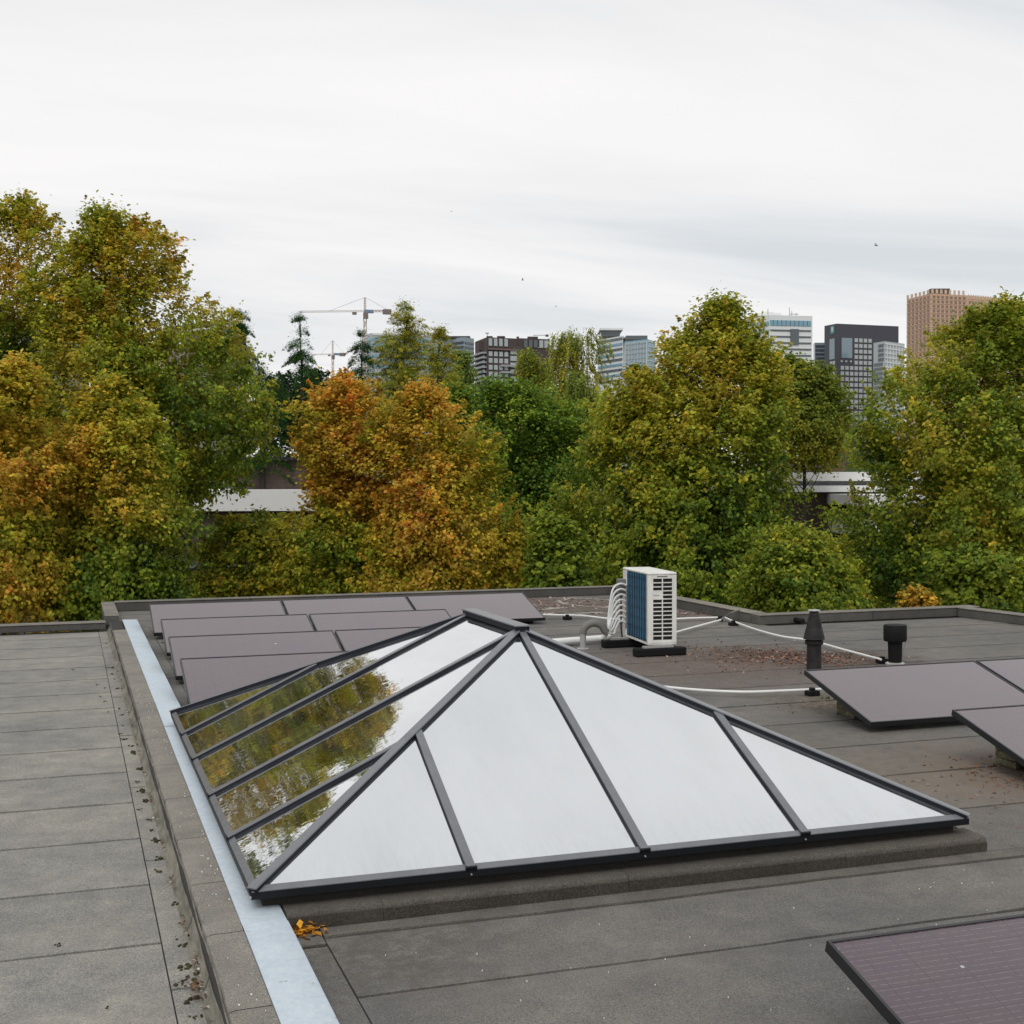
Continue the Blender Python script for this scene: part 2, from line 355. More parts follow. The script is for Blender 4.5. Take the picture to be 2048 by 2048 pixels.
# zinc strip, three lengths
zs = thing('metal_flashing', (.76, 10, .08), 'long pale blue zinc strip running beside the glass skylight', 'flashing')
for i, (a, b, dz) in enumerate(((1.8, 5.42, .004), (5.36, 10.15, 0), (10.05, 18.1, .004))):
    m = MB(); n = 30; vs = []
    for j in range(n + 1):
        y = a + (b - a) * j / n; wv = .0018 * math.sin(y * 4 + i)
        z = .088 + dz + wv
        vs += [(.662, y, z - .03), (.662, y, z - .003), (.666, y, z), (.845, y, z - .004), (.852, y, z - .009), (.852, y, .004)]
    m.add(vs, [(j * 6 + k, j * 6 + k + 1, (j + 1) * 6 + k + 1, (j + 1) * 6 + k) for j in range(n) for k in range(5)])
    m.build('metal_sheet', M_zinc, zs, smooth=40)
MB().box(.661, .849, 1.8, 18.08, -.05, .078).build('core', M_bitumen, zs)

# outer parapets
def parapet(name, label, segs, h, w=.22):
    """segs: inner base line points; wall stands outside (left of the travel direction)"""
    mid = Vector(segs[0]).lerp(Vector(segs[-1]), .5)
    t = thing(name, (mid.x, mid.y, 0), label, 'parapet')
    for a, b, z0 in zip(segs, segs[1:], [0] * 9):
        a, b = Vector((*a, 0)), Vector((*b, 0)); d = (b - a).normalized(); nrm = Vector((-d.y, d.x, 0)); L = (b - a).length
        n = max(1, round(L / 2.1))
        for i in range(n):
            p = a + d * (L * i / n + .003); q = a + d * (L * (i + 1) / n - .003)
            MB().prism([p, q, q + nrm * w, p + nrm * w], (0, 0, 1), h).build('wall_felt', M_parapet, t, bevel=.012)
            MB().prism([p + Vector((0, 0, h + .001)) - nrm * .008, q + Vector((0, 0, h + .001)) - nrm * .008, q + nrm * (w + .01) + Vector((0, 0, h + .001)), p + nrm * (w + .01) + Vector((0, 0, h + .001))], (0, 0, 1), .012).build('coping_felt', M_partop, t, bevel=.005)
    return t
parapet('roof_parapet', 'dark felt covered roof edge behind the four rows of solar panels', [(8.674, 20.42), (.625, 20.42)], .13)
parapet('roof_parapet', 'dark felt roof edge running from the far corner to beside the white unit', [(8.90, 15.505), (8.90, 20.42)], .13)
parapet('roof_parapet', 'dark felt roof edge behind the two black vent pipes', [(12.22, 15.5), (8.68, 15.5)], .12)
parapet('roof_parapet', 'short felt roof edge at the far right corner of the roof', [(12.60, 9), (12.03, 15.27)], .12)
parapet('roof_parapet', 'grey felt roof edge closing the pale left roof before the trees', [(.445, 18.02), (-4.4, 18.02)], .085, .24)
parapet('roof_parapet', 'short pale felt roof edge at the corner past the zinc strip', [(.45, 20.42), (.45, 18.27)], .12, .17)

# ---------------------------------------------------------------- skylight
SX, SY, SZ, SW, SD, SH, R0, R1 = .735, 5.60, .18, 3.66, 4.56, .853, 1.78, 2.79
def S(x, y, z=0): return Vector((SX + x, SY + y, SZ + z))
sk = thing('skylight', (SX + SW / 2, SY + SD / 2, .08), 'large glass pyramid skylight with dark grey aluminium bars on the roof', 'skylight')
HW = SW / 2
lu = [0, R0 * .484, R0, R1, R1 + (SD - R1) * .48, SD]
fu = [0, HW * .53, HW, SW - HW * .525, SW]
def tl(u): return min(1, u / R0, (SD - u) / (SD - R1))
def tf(u): return min(u / HW, (SW - u) / HW)
def facept(face, u, t):
    if face == 'L': return S(t * HW, u, t * SH)
    if face == 'R': return S(SW - t * HW, u, t * SH)
    if face == 'F': return S(u, t * R0, t * SH)
    return S(u, SD - t * (SD - R1), t * SH)
nrm = {'L': Vector((-SH, 0, HW)).normalized(), 'R': Vector((SH, 0, HW)).normalized(), 'F': Vector((0, -SH, R0)).normalized(), 'B': Vector((0, SH, SD - R1)).normalized()}
for face, us, tt in (('L', lu, tl), ('F', fu, tf), ('R', lu, tl), ('B', fu, tf)):
    for a, b in zip(us, us[1:]):
        cand = [(a, 0), (b, 0), (b, tt(b)), (a, tt(a))]
        poly = []
        for c in cand:
            p = facept(face, *c)
            if not poly or all((p - q).length > .01 for q in poly): poly.append(p)
        cen = sum(poly, Vector()) / len(poly); poly = [p + (cen - p).normalized() * .006 for p in poly]
        if face in ('R', 'B'): poly = poly if face == 'B' else poly
        n_ = (poly[1] - poly[0]).cross(poly[2] - poly[0])
        if n_.dot(nrm[face]) < 0: poly.reverse()
        MB().prism([p - nrm[face] * .028 for p in poly], nrm[face], .018).build('glass_pane', M_glass, sk)
    for u in us[1:-1]:
        P, Q = facept(face, u, 0.0), facept(face, u, tt(u))
        d = (Q - P).normalized()
        gb_ = MB().beam(P - d * .010, Q - d * .02, nrm[face], .036, .034, -.030).build('glazing_bar', M_gasket, sk); MB().beam(P - d * .012, Q - d * .02, nrm[face], .043, .006, .0043, .94).build('cap_strip', M_alu, gb_)
        MB().beam(P - d * .022, P - d * .012, nrm[face], .052, .038, -.027).build('bar_end', M_aludark, sk)
hips = [(S(0, 0), S(HW, R0, SH), 'L', 'F'), (S(SW, 0), S(HW, R0, SH), 'R', 'F'), (S(0, SD), S(HW, R1, SH), 'L', 'B'), (S(SW, SD), S(HW, R1, SH), 'R', 'B')]
for P, Q, f1, f2 in hips:
    up = (nrm[f1] + nrm[f2]).normalized(); d = (Q - P).normalized()
    hb = MB().beam(P - d * .012, Q, up, .042, .042, -.036).build('hip_bar', M_gasket, sk)
    MB().beam(P - d * .018, Q + d * .01, up, .050, .006, .0064, .92).build('cap_strip', M_alu, hb)
MB().beam(S(HW, R0 - .05, SH), S(HW, R1 + .05, SH), (0, 0, 1), .085, .034, -.016).build('ridge_beam', M_gasket, sk); MB().beam(S(HW, R0 - .06, SH), S(HW, R1 + .06, SH), (0, 0, 1), .10, .007, .0185, .96).build('ridge_cap', M_alu, sk)
# eave frame: pale sloping sill over a dark fascia
c = [S(-.012, -.012), S(SW + .012, -.012), S(SW + .012, SD + .012), S(-.012, SD + .012)]
for i, fc in enumerate(('F', 'R', 'B', 'L')):
    P, Q = c[i], c[(i + 1) % 4]; out = Vector(((0, -1, 0), (1, 0, 0), (0, 1, 0), (-1, 0, 0))[i]); dn = -out
    sl = Vector((dn.x, dn.y, 0)) * .030 + Vector((0, 0, .030 * (SH / (HW if fc in 'LR' else R0))))
    e_ = (Q - P).normalized() * .03
    vs = [P + Vector((0, 0, -.012)), Q + Vector((0, 0, -.012)), Q + sl - e_ + Vector((0, 0, -.010)), P + sl + e_ + Vector((0, 0, -.010)),
          P + Vector((0, 0, -.016)), Q + Vector((0, 0, -.016)), Q + sl - e_ + Vector((0, 0, -.034)), P + sl + e_ + Vector((0, 0, -.034))]
    MB().add(vs, [(0, 1, 2, 3), (4, 7, 6, 5), (0, 4, 5, 1), (1, 5, 6, 2), (2, 6, 7, 3), (3, 7, 4, 0)]).build('eave_sill', M_alu, sk)
    a, b = P + out * .002 + Vector((0, 0, -.017)), Q + out * .002 + Vector((0, 0, -.017))
    MB().prism([a, b, b + dn * .06, a + dn * .06], (0, 0, -1), .030).build('fascia', M_aludark, sk)
    e2 = (Q - P).normalized() * (.055 if fc in 'FB' else .108); o = P + dn * .055 + e2; q = Q + dn * .055 - e2
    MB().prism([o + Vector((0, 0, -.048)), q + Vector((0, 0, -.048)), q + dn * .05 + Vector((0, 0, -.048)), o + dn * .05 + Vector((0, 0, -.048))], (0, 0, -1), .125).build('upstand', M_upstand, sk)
MB().box(SX + .06, SX + SW - .06, SY + .06, SY + SD - .06, 0, SZ - .03).build('inner_lining', M_hole, sk)
for px_, py_ in ((0, -.018),): 
    MB().tube([S(-.018, -.012, -.034), S(-.018, -.022, -.034)], .005, 8).build('screw', M_ltgrey, sk)
for u in fu[1:-1]: MB().tube([S(u, -.012, -.034), S(u, -.020, -.034)], .004, 8).build('screw', M_ltgrey, sk)
# felt curb round the skylight, with lap joints
cb2 = thing('skylight_curb', (2.6, 5.51, 0), 'dark felt covered ledge running along the foot of the skylight', 'curb')
cxs = [.86, 1.28, 2.45, 3.62, 4.46]
for a, b in zip(cxs, cxs[1:]):
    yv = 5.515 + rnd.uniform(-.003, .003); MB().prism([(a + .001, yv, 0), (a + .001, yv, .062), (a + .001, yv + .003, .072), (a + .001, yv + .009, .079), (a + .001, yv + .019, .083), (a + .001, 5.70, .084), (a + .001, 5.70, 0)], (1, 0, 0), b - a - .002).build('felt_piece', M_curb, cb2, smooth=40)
    MB().box(a + .001, b - .001, yv - .004, yv - .0005, .0, .058 + rnd.uniform(-.003, .003)).build('shade_wet_face', M_shadewet, cb2)  # thin front overlay, darkened to paint in occlusion shade and wet felt
for a, b in ((5.725, 7.2), (7.205, 8.8), (8.805, 10.28)): MB().box(4.32, 4.46, a, b, 0, .083).build('felt_piece', M_curb, cb2, bevel=.018)
MB().box(.86, 4.315, 10.12, 10.28, 0, .083).build('felt_piece', M_curb, cb2, bevel=.018)

# ---------------------------------------------------------------- solar panels
PL, PWd, PR = 1.68, .94, .27       # length, plan depth, rise
def make_panel():
    t = thing('solar_panel', (0, 0, 0), '', 'solar panel', 'solar panels on the flat roof')
    sl = math.hypot(PWd, PR); 
    m = MB().box(.012, PL - .012, .012, sl - .012, -.012, -.004); c_ = m.build('cell_sheet', M_cells, t)
    f = MB().box(0, PL, 0, .012, -.042, 0).box(0, PL, sl - .012, sl, -.042, 0).box(0, .012, .0125, sl - .0125, -.042, 0).box(PL - .012, PL, .0125, sl - .0125, -.042, 0)
    f.box(.013, PL - .013, .0125, sl - .0125, -.022, -.0125)
    f.build('frame', M_black, t)
    t.rotation_euler = (math.atan2(PR, PWd), 0, 0)
    return t
panel0 = make_panel(); used = []
def put_panel(x, y, z, label):
    o = panel0 if not used else copy_tree(panel0)
    used.append(1); o.location = (x, y, z); o['label'] = label
    return o
g = PL + .022
rows = [(.965, 16.36, 3, ['leftmost purplish solar panel in the farthest row at the roof edge', 'middle solar panel of the farthest row at the roof edge', 'right end solar panel of the farthest row, nearest the white unit']),
        (.98, 14.40, 2, ['left solar panel in the second row from the far roof edge', 'right solar panel in the second row, ending by the round grey vent cap']),
        (.94, 12.62, 2, ['left solar panel in the third row, with one pale speck', 'brownish solar panel in the third row partly behind the skylight ridge']),
        (.92, 10.90, 1, ['nearest solar panel of the left block, cut off by the skylight glass'])]
for x, y, n, labs in rows:
    for i in range(n): put_panel(x + i * g, y, .09, labs[i])
    m = MB()
    for k in range(n + 1): 
        xx = x + min(max(k * g, .12), n * g - .2)
        m.add([(xx, y + .12, .0), (xx + .05, y + .12, .0), (xx + .05, y + PWd - .1, .0), (xx, y + PWd - .1, .0), (xx, y + .12, .07), (xx + .05, y + .12, .07), (xx + .05, y + PWd - .1, .24), (xx, y + PWd - .1, .24)],
              [(0, 3, 2, 1), (4, 5, 6, 7), (0, 1, 5, 4), (1, 2, 6, 5), (2, 3, 7, 6), (3, 0, 4, 7)])
    o = m.build('mounting_rail', M_aludark, loc=(x, y, 0)); o['label'] = {16.36: 'dark mounting supports under the farthest row of solar panels', 14.40: 'dark mounting supports under the second row of solar panels', 12.62: 'dark mounting supports under the third row of solar panels', 10.90: 'dark mounting supports under the nearest row of the left panel block'}[y]; o['category'] = 'panel mount'
put_panel(5.73, 8.40, .09, 'large pale solar panel right of the skylight, lying before the black vents')
put_panel(5.73 + g, 8.40, .09, 'solar panel cut by the right edge, joined to the pale panel by the vents')
put_panel(5.68, 6.44, .09, 'solar panel at the right edge raised on mossy paving blocks')
put_panel(2.42, 2.86, .09, 'near solar panel with fine striped cells in the bottom right corner')
put_panel(2.42 + g, 2.86, .09, 'right neighbour of the striped panel in the bottom right corner')
# pale droppings on two of the panels
bpy.context.view_layer.update()
for lab, px, py, rr in (('near solar panel with fine striped cells', 1925, 1932, .009), ('left solar panel in the third row', 551, 1287, .02), ('near solar panel with fine striped cells', 1675, 1897, .006)):
    pn = [o for o in COL.objects if o.get('label', '').startswith(lab)][0]; inv = pn.matrix_world.inverted()
    a, b = inv @ EYE, inv @ on(px, py, .1); t_ = a.z / (a.z - b.z); h = a.lerp(b, t_); m = MB(); n = 9
    vs = [(h.x, h.y, -.0025)] + [(h.x + math.cos(6.283 * i / n) * rr * rnd.uniform(.6, 1.3), h.y + math.sin(6.283 * i / n) * rr * rnd.uniform(.5, 1.0), -.0032) for i in range(n)]
    me = bpy.data.meshes.new('dropping'); me.from_pydata(vs, [], [(0, 1 + i, 1 + (i + 1) % n) for i in range(n)]); me.materials.append(M_ltgrey); o = bpy.data.objects.new('dropping', me); COL.objects.link(o); o.parent = pn
# ballast blocks under the right panels
def blocks(x, y, n, label, tz=.055, L=.32, W=.20):
    t = thing('paving_block_stack', (x, y, 0), label, 'paving blocks')
    for k in range(n):
        ox, oy = rnd.uniform(-.012, .012), rnd.uniform(-.012, .012)
        MB().box(x + ox, x + ox + W, y + oy, y + oy + L, .004 + k * tz, .004 + (k + 1) * tz - .004).build('paving_block', M_stone, t, bevel=.006)
blocks(5.90, 7.02, 4, 'stack of mossy paving blocks under the panel at the right edge', .05, .20, .30)
blocks(5.98, 8.98, 4, 'stack of mossy paving blocks under the left end of the pale panel', .05, .26, .30)
MB().box(5.95, 6.02, 6.7, 6.98, .004, .10).build('mounting_rail', M_aludark, label='short dark mount under the panel at the right edge beside its block stack', category='panel mount')
MB().box(5.95, 6.02, 8.66, 8.95, .004, .10).build('mounting_rail', M_aludark, label='short dark mount under the low corner of the pale panel', category='panel mount')
MB().box(4.0, 4.06, 3.2, 3.7, .004, .10).build('mounting_rail', M_aludark, label='dark mount under the near striped solar panel', category='panel mount')

# ---------------------------------------------------------------- air conditioner
AX, AY, AZ = 6.02, 13.02, .115; AL, AD, AH = .94, .325, .80
ac = thing('air_conditioner', (AX, AY, AZ), 'white outdoor air conditioner with blue coil and slotted side grille on black feet', 'air conditioner')
th = math.radians(-6.6)
def build_ac(m, name, mat, parent=ac, **k):
    """points given in the unit's own frame: x depth, y length, z height"""
    o = bpy.data.objects.new(name, bpy.data.meshes.new(name)); me = o.data
    me.from_pydata(m.v, [], m.f); me.update(); me.materials.append(mat); COL.objects.link(o); o.parent = parent
    if k.get('bevel'):
        b = o.modifiers.new('bevel', 'BEVEL'); b.width = k['bevel']; b.segments = 3; b.limit_method = 'ANGLE'
    if k.get('smooth'): me.shade_smooth(); me.set_sharp_from_angle(angle=math.radians(40))
    return o
ac.rotation_euler = (0, 0, th)
m = MB(); m.box(.012, AD, 0.014, AL, .02, AH - .03)
build_ac(m, 'body', M_white, bevel=.008)
build_ac(MB().box(-.006, AD + .006, -.004, AL + .006, AH - .029, AH), 'top_cover', M_white, bevel=.014)
build_ac(MB().box(-.002, AD + .002, .002, AL, 0, .022), 'base_tray', M_white, bevel=.004)
for (x0, x1, y0, y1) in ((-.002, .010, -.001, .06), (-.002, .010, AL - .17, AL)): build_ac(MB().box(x0, x1, y0, y1, .0225, AH - .0295), 'corner_panel', M_white, bevel=.003)
coil = build_ac(MB().box(.004, .0115, .061, AL - .171, .03, AH - .032), 'coil', M_coil)
m = MB()
for i in range(9): y = .064 + (AL - .24) * i / 8; m.box(-.004, .002, y - .0035, y + .0035, .03, AH - .035)
build_ac(m, 'guard_bars', M_wire, coil)
m = MB()
for i in range(7): z = .05 + (AH - .13) * i / 6; m.box(-.007, -.0045, .061, AL - .172, z - .004, z + .004)
build_ac(m, 'guard_wires', M_wire, coil)
# side grille
gr = build_ac(MB().box(.03, AD - .025, .006, .0135, .05, AH - .05), 'side_grille', M_hole)
build_ac(MB().box(-.001, .055, -.003, .0055, .0225, AH - .0295).box(AD - .05, AD, -.003, .0055, .0225, AH - .0295).box(.0555, AD - .0505, -.003, .0055, .0225, .055).box(.0555, AD - .0505, -.003, .0055, AH - .068, AH - .0295).box(AD / 2 - .006, AD / 2 + .006, -.003, .0055, .0555, AH - .0685), 'grille_frame', M_white, gr)
nrow = 15; zz0, zz1 = .0555, AH - .0685; ph = (zz1 - zz0) / nrow
for i in range(1, nrow):
    z = zz0 + ph * i; build_ac(MB().box(.0555, AD / 2 - .0065, -.004, .005, z - .0055, z + .0055), 'grille_slat', M_white, gr)
    build_ac(MB().box(AD / 2 + .0065, AD - .0505, -.004, .005, z - .0055, z + .0055), 'grille_slat', M_white, gr)
z = zz0 + ph * 10; build_ac(MB().box(.0555, AD / 2 - .0065, -.0025, .0045, z + .006, z + ph * 2 - .006), 'name_plate', M_white, gr)
m = MB()
for i, wch in enumerate((.007, .005, .007, .004, .007, .006)): m.box(.064 + i * .0105, .064 + i * .0105 + wch, -.004, -.0025, z + ph * .8, z + ph * 1.1)
build_ac(m, 'lettering', M_grey, gr)
build_ac(MB().box(.10, .22, -.005, -.003, AH - .052, AH - .038), 'handle_recess', M_grey, ac)
m = MB().box(-.09, -.003, AL - .12, AL - .02, AH - .30, AH - .13); build_ac(m, 'isolator_box', M_grey, ac, bevel=.008)
build_ac(MB().tube([(-.04, AL - .05, AH - .3), (-.04, AL - .05, .1), (-.02, AL - .06, -.1)], .010), 'cable', M_black, ac)
a_, b_ = on(1060, 1287, .06), on(1205, 1277, .06)
# valve block with eight insulated pipes
m = MB().box(-.012, -.0025, AL - .155, AL - .125, .10, .60); build_ac(m, 'valve_cover', M_grey, ac)
for i in range(8):
    z = .60 - i * .062; pts = []
    k_ = i / 7
    e1 = Matrix.Rotation(-th, 3, 'Z') @ (Vector((b_.x, b_.y, .06)) - Vector((AX, AY, AZ)))
    P = [Vector((-.005, AL - .14, z)), Vector((-.085, AL - .15, z + .018)), Vector((-.135 - .006 * (7 - i), AL - .16, z - .055)), Vector((-.165 - .009 * (7 - i), AL - .17, min(z - .12, .22) if i > 4 else .24)), Vector((-.24, AL - .20, .10 - .006 * i)), e1.lerp(Vector((-.24, AL - .20, .05)), .45) + Vector((0, .010 * (i - 3.5), .008 * (i % 3))), e1 + Vector((-.02, .008 * (i - 3.5), .006 * (i % 3)))]
    for a in range(len(P) - 1):
        p0, p1, p2, p3 = P[max(a - 1, 0)], P[a], P[a + 1], P[min(a + 2, len(P) - 1)]
        for s in range(5):
            t_ = s / 5; pts.append(.5 * ((2 * p1) + (p2 - p0) * t_ + (2 * p0 - 5 * p1 + 4 * p2 - p3) * t_ ** 2 + (-p0 + 3 * p1 - 3 * p2 + p3) * t_ ** 3))
    pts.append(P[-1]); o = build_ac(MB().tube(pts, .0125, 8), 'insulated_pipe', M_pipe, ac, smooth=True)
# rubber feet
for (x, y, lab) in ((5.83, 12.90, 'long black rubber foot under the front end of the white unit'), (5.80, 13.72, 'black rubber foot under the rear end of the white unit')):
    MB().box(x, x + .60, y, y + .13, .004, .092).build('rubber_foot', M_rubber, loc=(x, y, 0), bevel=.014, label=lab, category='rubber foot')
    MB().box(x + .10, x + .46, y + .04, y + .09, .0925, .1145).build('mounting_rail', M_ltgrey, loc=(x, y, 0), label=lab.replace('long black rubber foot', 'steel rail on the rubber foot').replace('black rubber foot', 'steel rail on the rubber foot'), category='rail')
# pipe duct toward the skylight and gooseneck
d0 = Vector((a_.x, a_.y, .055)); d1 = Vector((b_.x, b_.y, .06))
MB().tube([d0, d0.lerp(d1, .5), d1, d1 + Vector((.10, .03, .03))], .042, 12).build('pipe_duct', M_pipe, smooth=40, loc=d0, label='thick white insulated pipe lying on the roof left of the white unit', category='pipe')
gb = on(1166, 1299, 0); gp = []
for i in range(4): gp.append(gb + Vector((0, 0, .06 * i)))
for i in range(1, 13):
    t_ = math.pi * i / 13; gp.append(gb + Vector((.125 * (1 - math.cos(t_)), -.02 * (1 - math.cos(t_)), .19 + .11 * math.sin(t_))))
gp.append(gp[-1] + Vector((.03, 0, -.03)))
gn = thing('gooseneck_pipe', gb, 'grey swan neck pipe standing on the roof beside the white insulated pipes', 'pipe')
MB().tube(gp[3:], .043, 14).build('bend', M_grey, gn, smooth=40); MB().tube(gp[:4], .036, 14).build('stem', M_ltgrey, gn, smooth=40); MB().lathe([(.07, .0), (.07, .015), (.04, .02)], gb).build('collar', M_ltgrey, gn)

# ---------------------------------------------------------------- vents
v1 = on(1628, 1340, 0); v = thing('roof_vent', v1, 'tall black vent pipe with flared cowl and small cap by the leaf litter', 'vent')
MB().lathe([(.078, 0), (.073, .02), (.072, .26)], v1).build('pipe', M_vent, v, smooth=40)
MB().lathe([(.086, .262), (.092, .27), (.092, .30), (.078, .305)], v1).build('collar', M_vent, v, smooth=40)
MB().lathe([(.075, .312), (.108, .315), (.102, .345), (.084, .42), (.078, .435)], v1).build('cowl', M_vent, v, smooth=40)
MB().lathe([(.078, .437), (.072, .48), (.056, .545)], v1).build('cone', M_vent, v, smooth=40)
MB().lathe([(.050, .546), (.050, .58), (.036, .60)], v1).build('cap', M_vent, v, smooth=40)
MB().lathe([(.062, .602), (.064, .605), (.062, .612)], v1).build('cap_plate', M_ltgrey, v)
v2 = on(1790, 1330, 0); v = thing('roof_vent', v2, 'squat black vent pipe with wide drum hood near the right edge', 'vent')
MB().lathe([(.10, 0), (.10, .02), (.082, .03)], v2).build('collar', M_ltgrey, v, smooth=40)
MB().lathe([(.068, .03), (.075, .245)], v2).build('pipe', M_rubber, v, smooth=40)
MB().lathe([(.088, .246), (.112, .25), (.119, .27), (.119, .41), (.112, .42)], v2).build('hood', M_rubber, v, smooth=40)
MB().tube([v2 + Vector((.10, -.04, .25)), v2 + Vector((.085, -.04, .18)), v2 + Vector((.075, -.02, .10))], .004, 6).build('strap', M_ltgrey, v)
v3 = on(905, 1248, .0); v = thing('roof_vent', v3, 'small round grey vent cap poking up behind the skylight ridge', 'vent')
MB().lathe([(.035, 0), (.035, .12)], v3).build('pipe', M_grey, v); MB().lathe([(.05, .10), (.065, .14), (.055, .185), (.03, .20)], v3).build('cap', M_ltgrey, v, smooth=True)
sc_ = on(1593, 1240, .05); MB().tube([sc_ + Vector((0, -.16, 0)), sc_ + Vector((0, .1, 0))], .035, 12).build('overflow_pipe', M_rubber, label='short black overflow pipe through the roof edge behind the vents', category='pipe', loc=sc_)

# ---------------------------------------------------------------- conduits on the roof
def conduit(label, pix, z=.05, r=.0125, mat=M_pipe, name='conduit'):
    pts = [on(x, y, z if not isinstance(z, list) else z[i]) for i, (x, y) in enumerate(pix)]
    fine = []
    for i in range(len(pts) - 1):
        p0, p1, p2, p3 = pts[max(i - 1, 0)], pts[i], pts[i + 1], pts[min(i + 2, len(pts) - 1)]
        for s in range(6):
            t_ = s / 6; fine.append(.5 * ((2 * p1) + (p2 - p0) * t_ + (2 * p0 - 5 * p1 + 4 * p2 - p3) * t_ ** 2 + (-p0 + 3 * p1 - 3 * p2 + p3) * t_ ** 3))
    fine.append(pts[-1])
    MB().tube(fine, r, 8).build(name, mat, smooth=40, loc=pts[0], label=label, category='conduit')
conduit('thin white conduit running from the farthest solar panel row to the white unit', [(1070, 1229), (1110, 1230), (1160, 1231), (1215, 1237), (1262, 1240)])
conduit('upper thin white conduit leaving the white unit toward the roof edge', [(1330, 1239), (1390, 1236), (1440, 1235)])
conduit('lower thin white conduit slanting up from the white unit to the roof edge', [(1320, 1273), (1349, 1265), (1400, 1251), (1441, 1240)])
conduit('white conduit sweeping from the roof edge past the tall black vent', [(1449, 1235), (1500, 1255), (1560, 1272), (1620, 1281), (1690, 1300), (1762, 1319)])
conduit('white conduit lying between the skylight and the pale solar panel', [(1262, 1366), (1360, 1377), (1430, 1382), (1500, 1384), (1580, 1381), (1650, 1378)])
conduit('grey cable climbing over the roof edge by the conduit junction', [(1441, 1240), (1452, 1233), (1462, 1226), (1480, 1219)], [.05, .06, .12, .16], .010, M_grey, 'cable')
for (x, y, lab) in ((1135, 1240, 'small black block under the conduit near the farthest panels'), (1467, 1252, 'small black block under the conduit at the roof edge'),
                    (1625, 1392, 'small black block under the conduit left of the pale panel'), (1765, 1327, 'small black block at the conduit end beside the squat vent'), (1440, 1243, 'small dark junction block where the conduits meet')):
    p = on(x, y, .0); s_ = .055 if x != 1440 else .03
    MB().box(p.x - s_, p.x + s_, p.y - .04, p.y + .05, .004, .05 if x != 1440 else .04).box(p.x - .02, p.x + .02, p.y - .02, p.y + .03, .0505, .075).build('conduit_block', M_rubber, loc=p, bevel=.006, label=lab, category='block')
# far wires and dark gully at the back
p = on(1195, 1204, 0)

# ---------------------------------------------------------------- leaves and moss on the roofs
def leaf_color_mat(name, trans=.3, rough=.6):
    m = bpy.data.materials.new(name); m.use_nodes = True; g = NT(m.node_tree); b = g.n['Principled BSDF']
    a = g.n.new('ShaderNodeAttribute'); a.attribute_name = 'leaf_color'; g.l.new(a.outputs['Color'], b.inputs['Base Color']); b.inputs['Roughness'].default_value = rough
    b.inputs['Specular IOR Level'].default_value = .3
    t = g.n.new('ShaderNodeBsdfTranslucent'); g.l.new(a.outputs['Color'], t.inputs[0]); mxs = g.n.new('ShaderNodeMixShader'); mxs.inputs[0].default_value = trans
    out = [x for x in g.n if x.type == 'OUTPUT_MATERIAL'][0]
    g.l.new(b.outputs[0], mxs.inputs[1]); g.l.new(t.outputs[0], mxs.inputs[2]); g.l.new(mxs.outputs[0], out.inputs[0])
    return m
M_leaf = leaf_color_mat('leaf', .48); M_litter = leaf_color_mat('litter_leaf', .1, .8)
def leaf_mesh(name, C_, A, B, Nn, colr, mat, parent=None, loc=(0, 0, 0), fold=.18, **props):
    """C centres, A half length vectors, B half width vectors, Nn normals (all n x 3), colr n x 3"""
    n = len(C_); C_ = C_ - np.array(loc)
    w = np.linalg.norm(B, axis=1, keepdims=True)
    co = np.stack([C_ - A, C_ + B + Nn * w * fold - A * .15, C_ + A, C_ - B + Nn * w * fold - A * .15], 1).reshape(-1, 3)
    idx = (np.arange(n)[:, None] * 4 + np.array([0, 1, 2, 0, 2, 3])).reshape(-1)
    me = bpy.data.meshes.new(name); me.vertices.add(n * 4); me.vertices.foreach_set('co', co.astype(np.float32).ravel())
    me.loops.add(n * 6); me.loops.foreach_set('vertex_index', idx.astype(np.int32)); me.polygons.add(n * 2)
    me.polygons.foreach_set('loop_start', (np.arange(n * 2) * 3).astype(np.int32)); me.update(calc_edges=True)
    at_ = me.attributes.new('leaf_color', 'FLOAT_COLOR', 'POINT')
    at_.data.foreach_set('color', np.repeat(np.concatenate([colr, np.ones((n, 1))], 1), 4, axis=0).astype(np.float32).ravel())
    me.materials.append(mat); o = bpy.data.objects.new(name, me); COL.objects.link(o); o.parent = parent
    if not parent: o.location = loc
    for k, v_ in props.items(): o[k] = v_
    return o
RG = np.random.default_rng(11)
def unit(v): return v / (np.linalg.norm(v, axis=-1, keepdims=True) + 1e-9)
def litter(name, label, cat, spots, size, cols, zoff=.006):
    C_ = []
    for (x, y, z, r1, r2, n, h) in spots:
        p = RG.normal(size=(n, 2)); C_.append(np.stack([x + p[:, 0] * r1, y + p[:, 1] * r2, z + zoff + np.abs(RG.normal(size=n)) * h], 1))
    C_ = np.concatenate(C_); n = len(C_); nn = unit(np.array([0, 0, 1.]) + RG.normal(size=(n, 3)) * .35)
    a = RG.normal(size=(n, 3)); a = unit(a - nn * (a * nn).sum(1, keepdims=True)); b = np.cross(nn, a); s = size * RG.uniform(.6, 1.25, (n, 1))
    col = np.array(cols)[RG.integers(0, len(cols), n)] * RG.uniform(.6, 1.3, (n, 1))
    return leaf_mesh(name, C_, a * s, b * s * .65, nn, col, M_litter, loc=(spots[0][0], spots[0][1], 0), label=label, category=cat, kind='stuff')
ob = on(602, 1862, .0)
litter('leaf_pile', 'small heap of bright orange leaves at the skylight corner', 'leaves', [(ob.x, ob.y, 0, .045, .055, 130, .014), (ob.x - .03, ob.y + .06, 0, .025, .03, 40, .012)], .022, [(.62, .27, .02), (.5, .2, .02), (.75, .38, .04), (.3, .12, .02)])
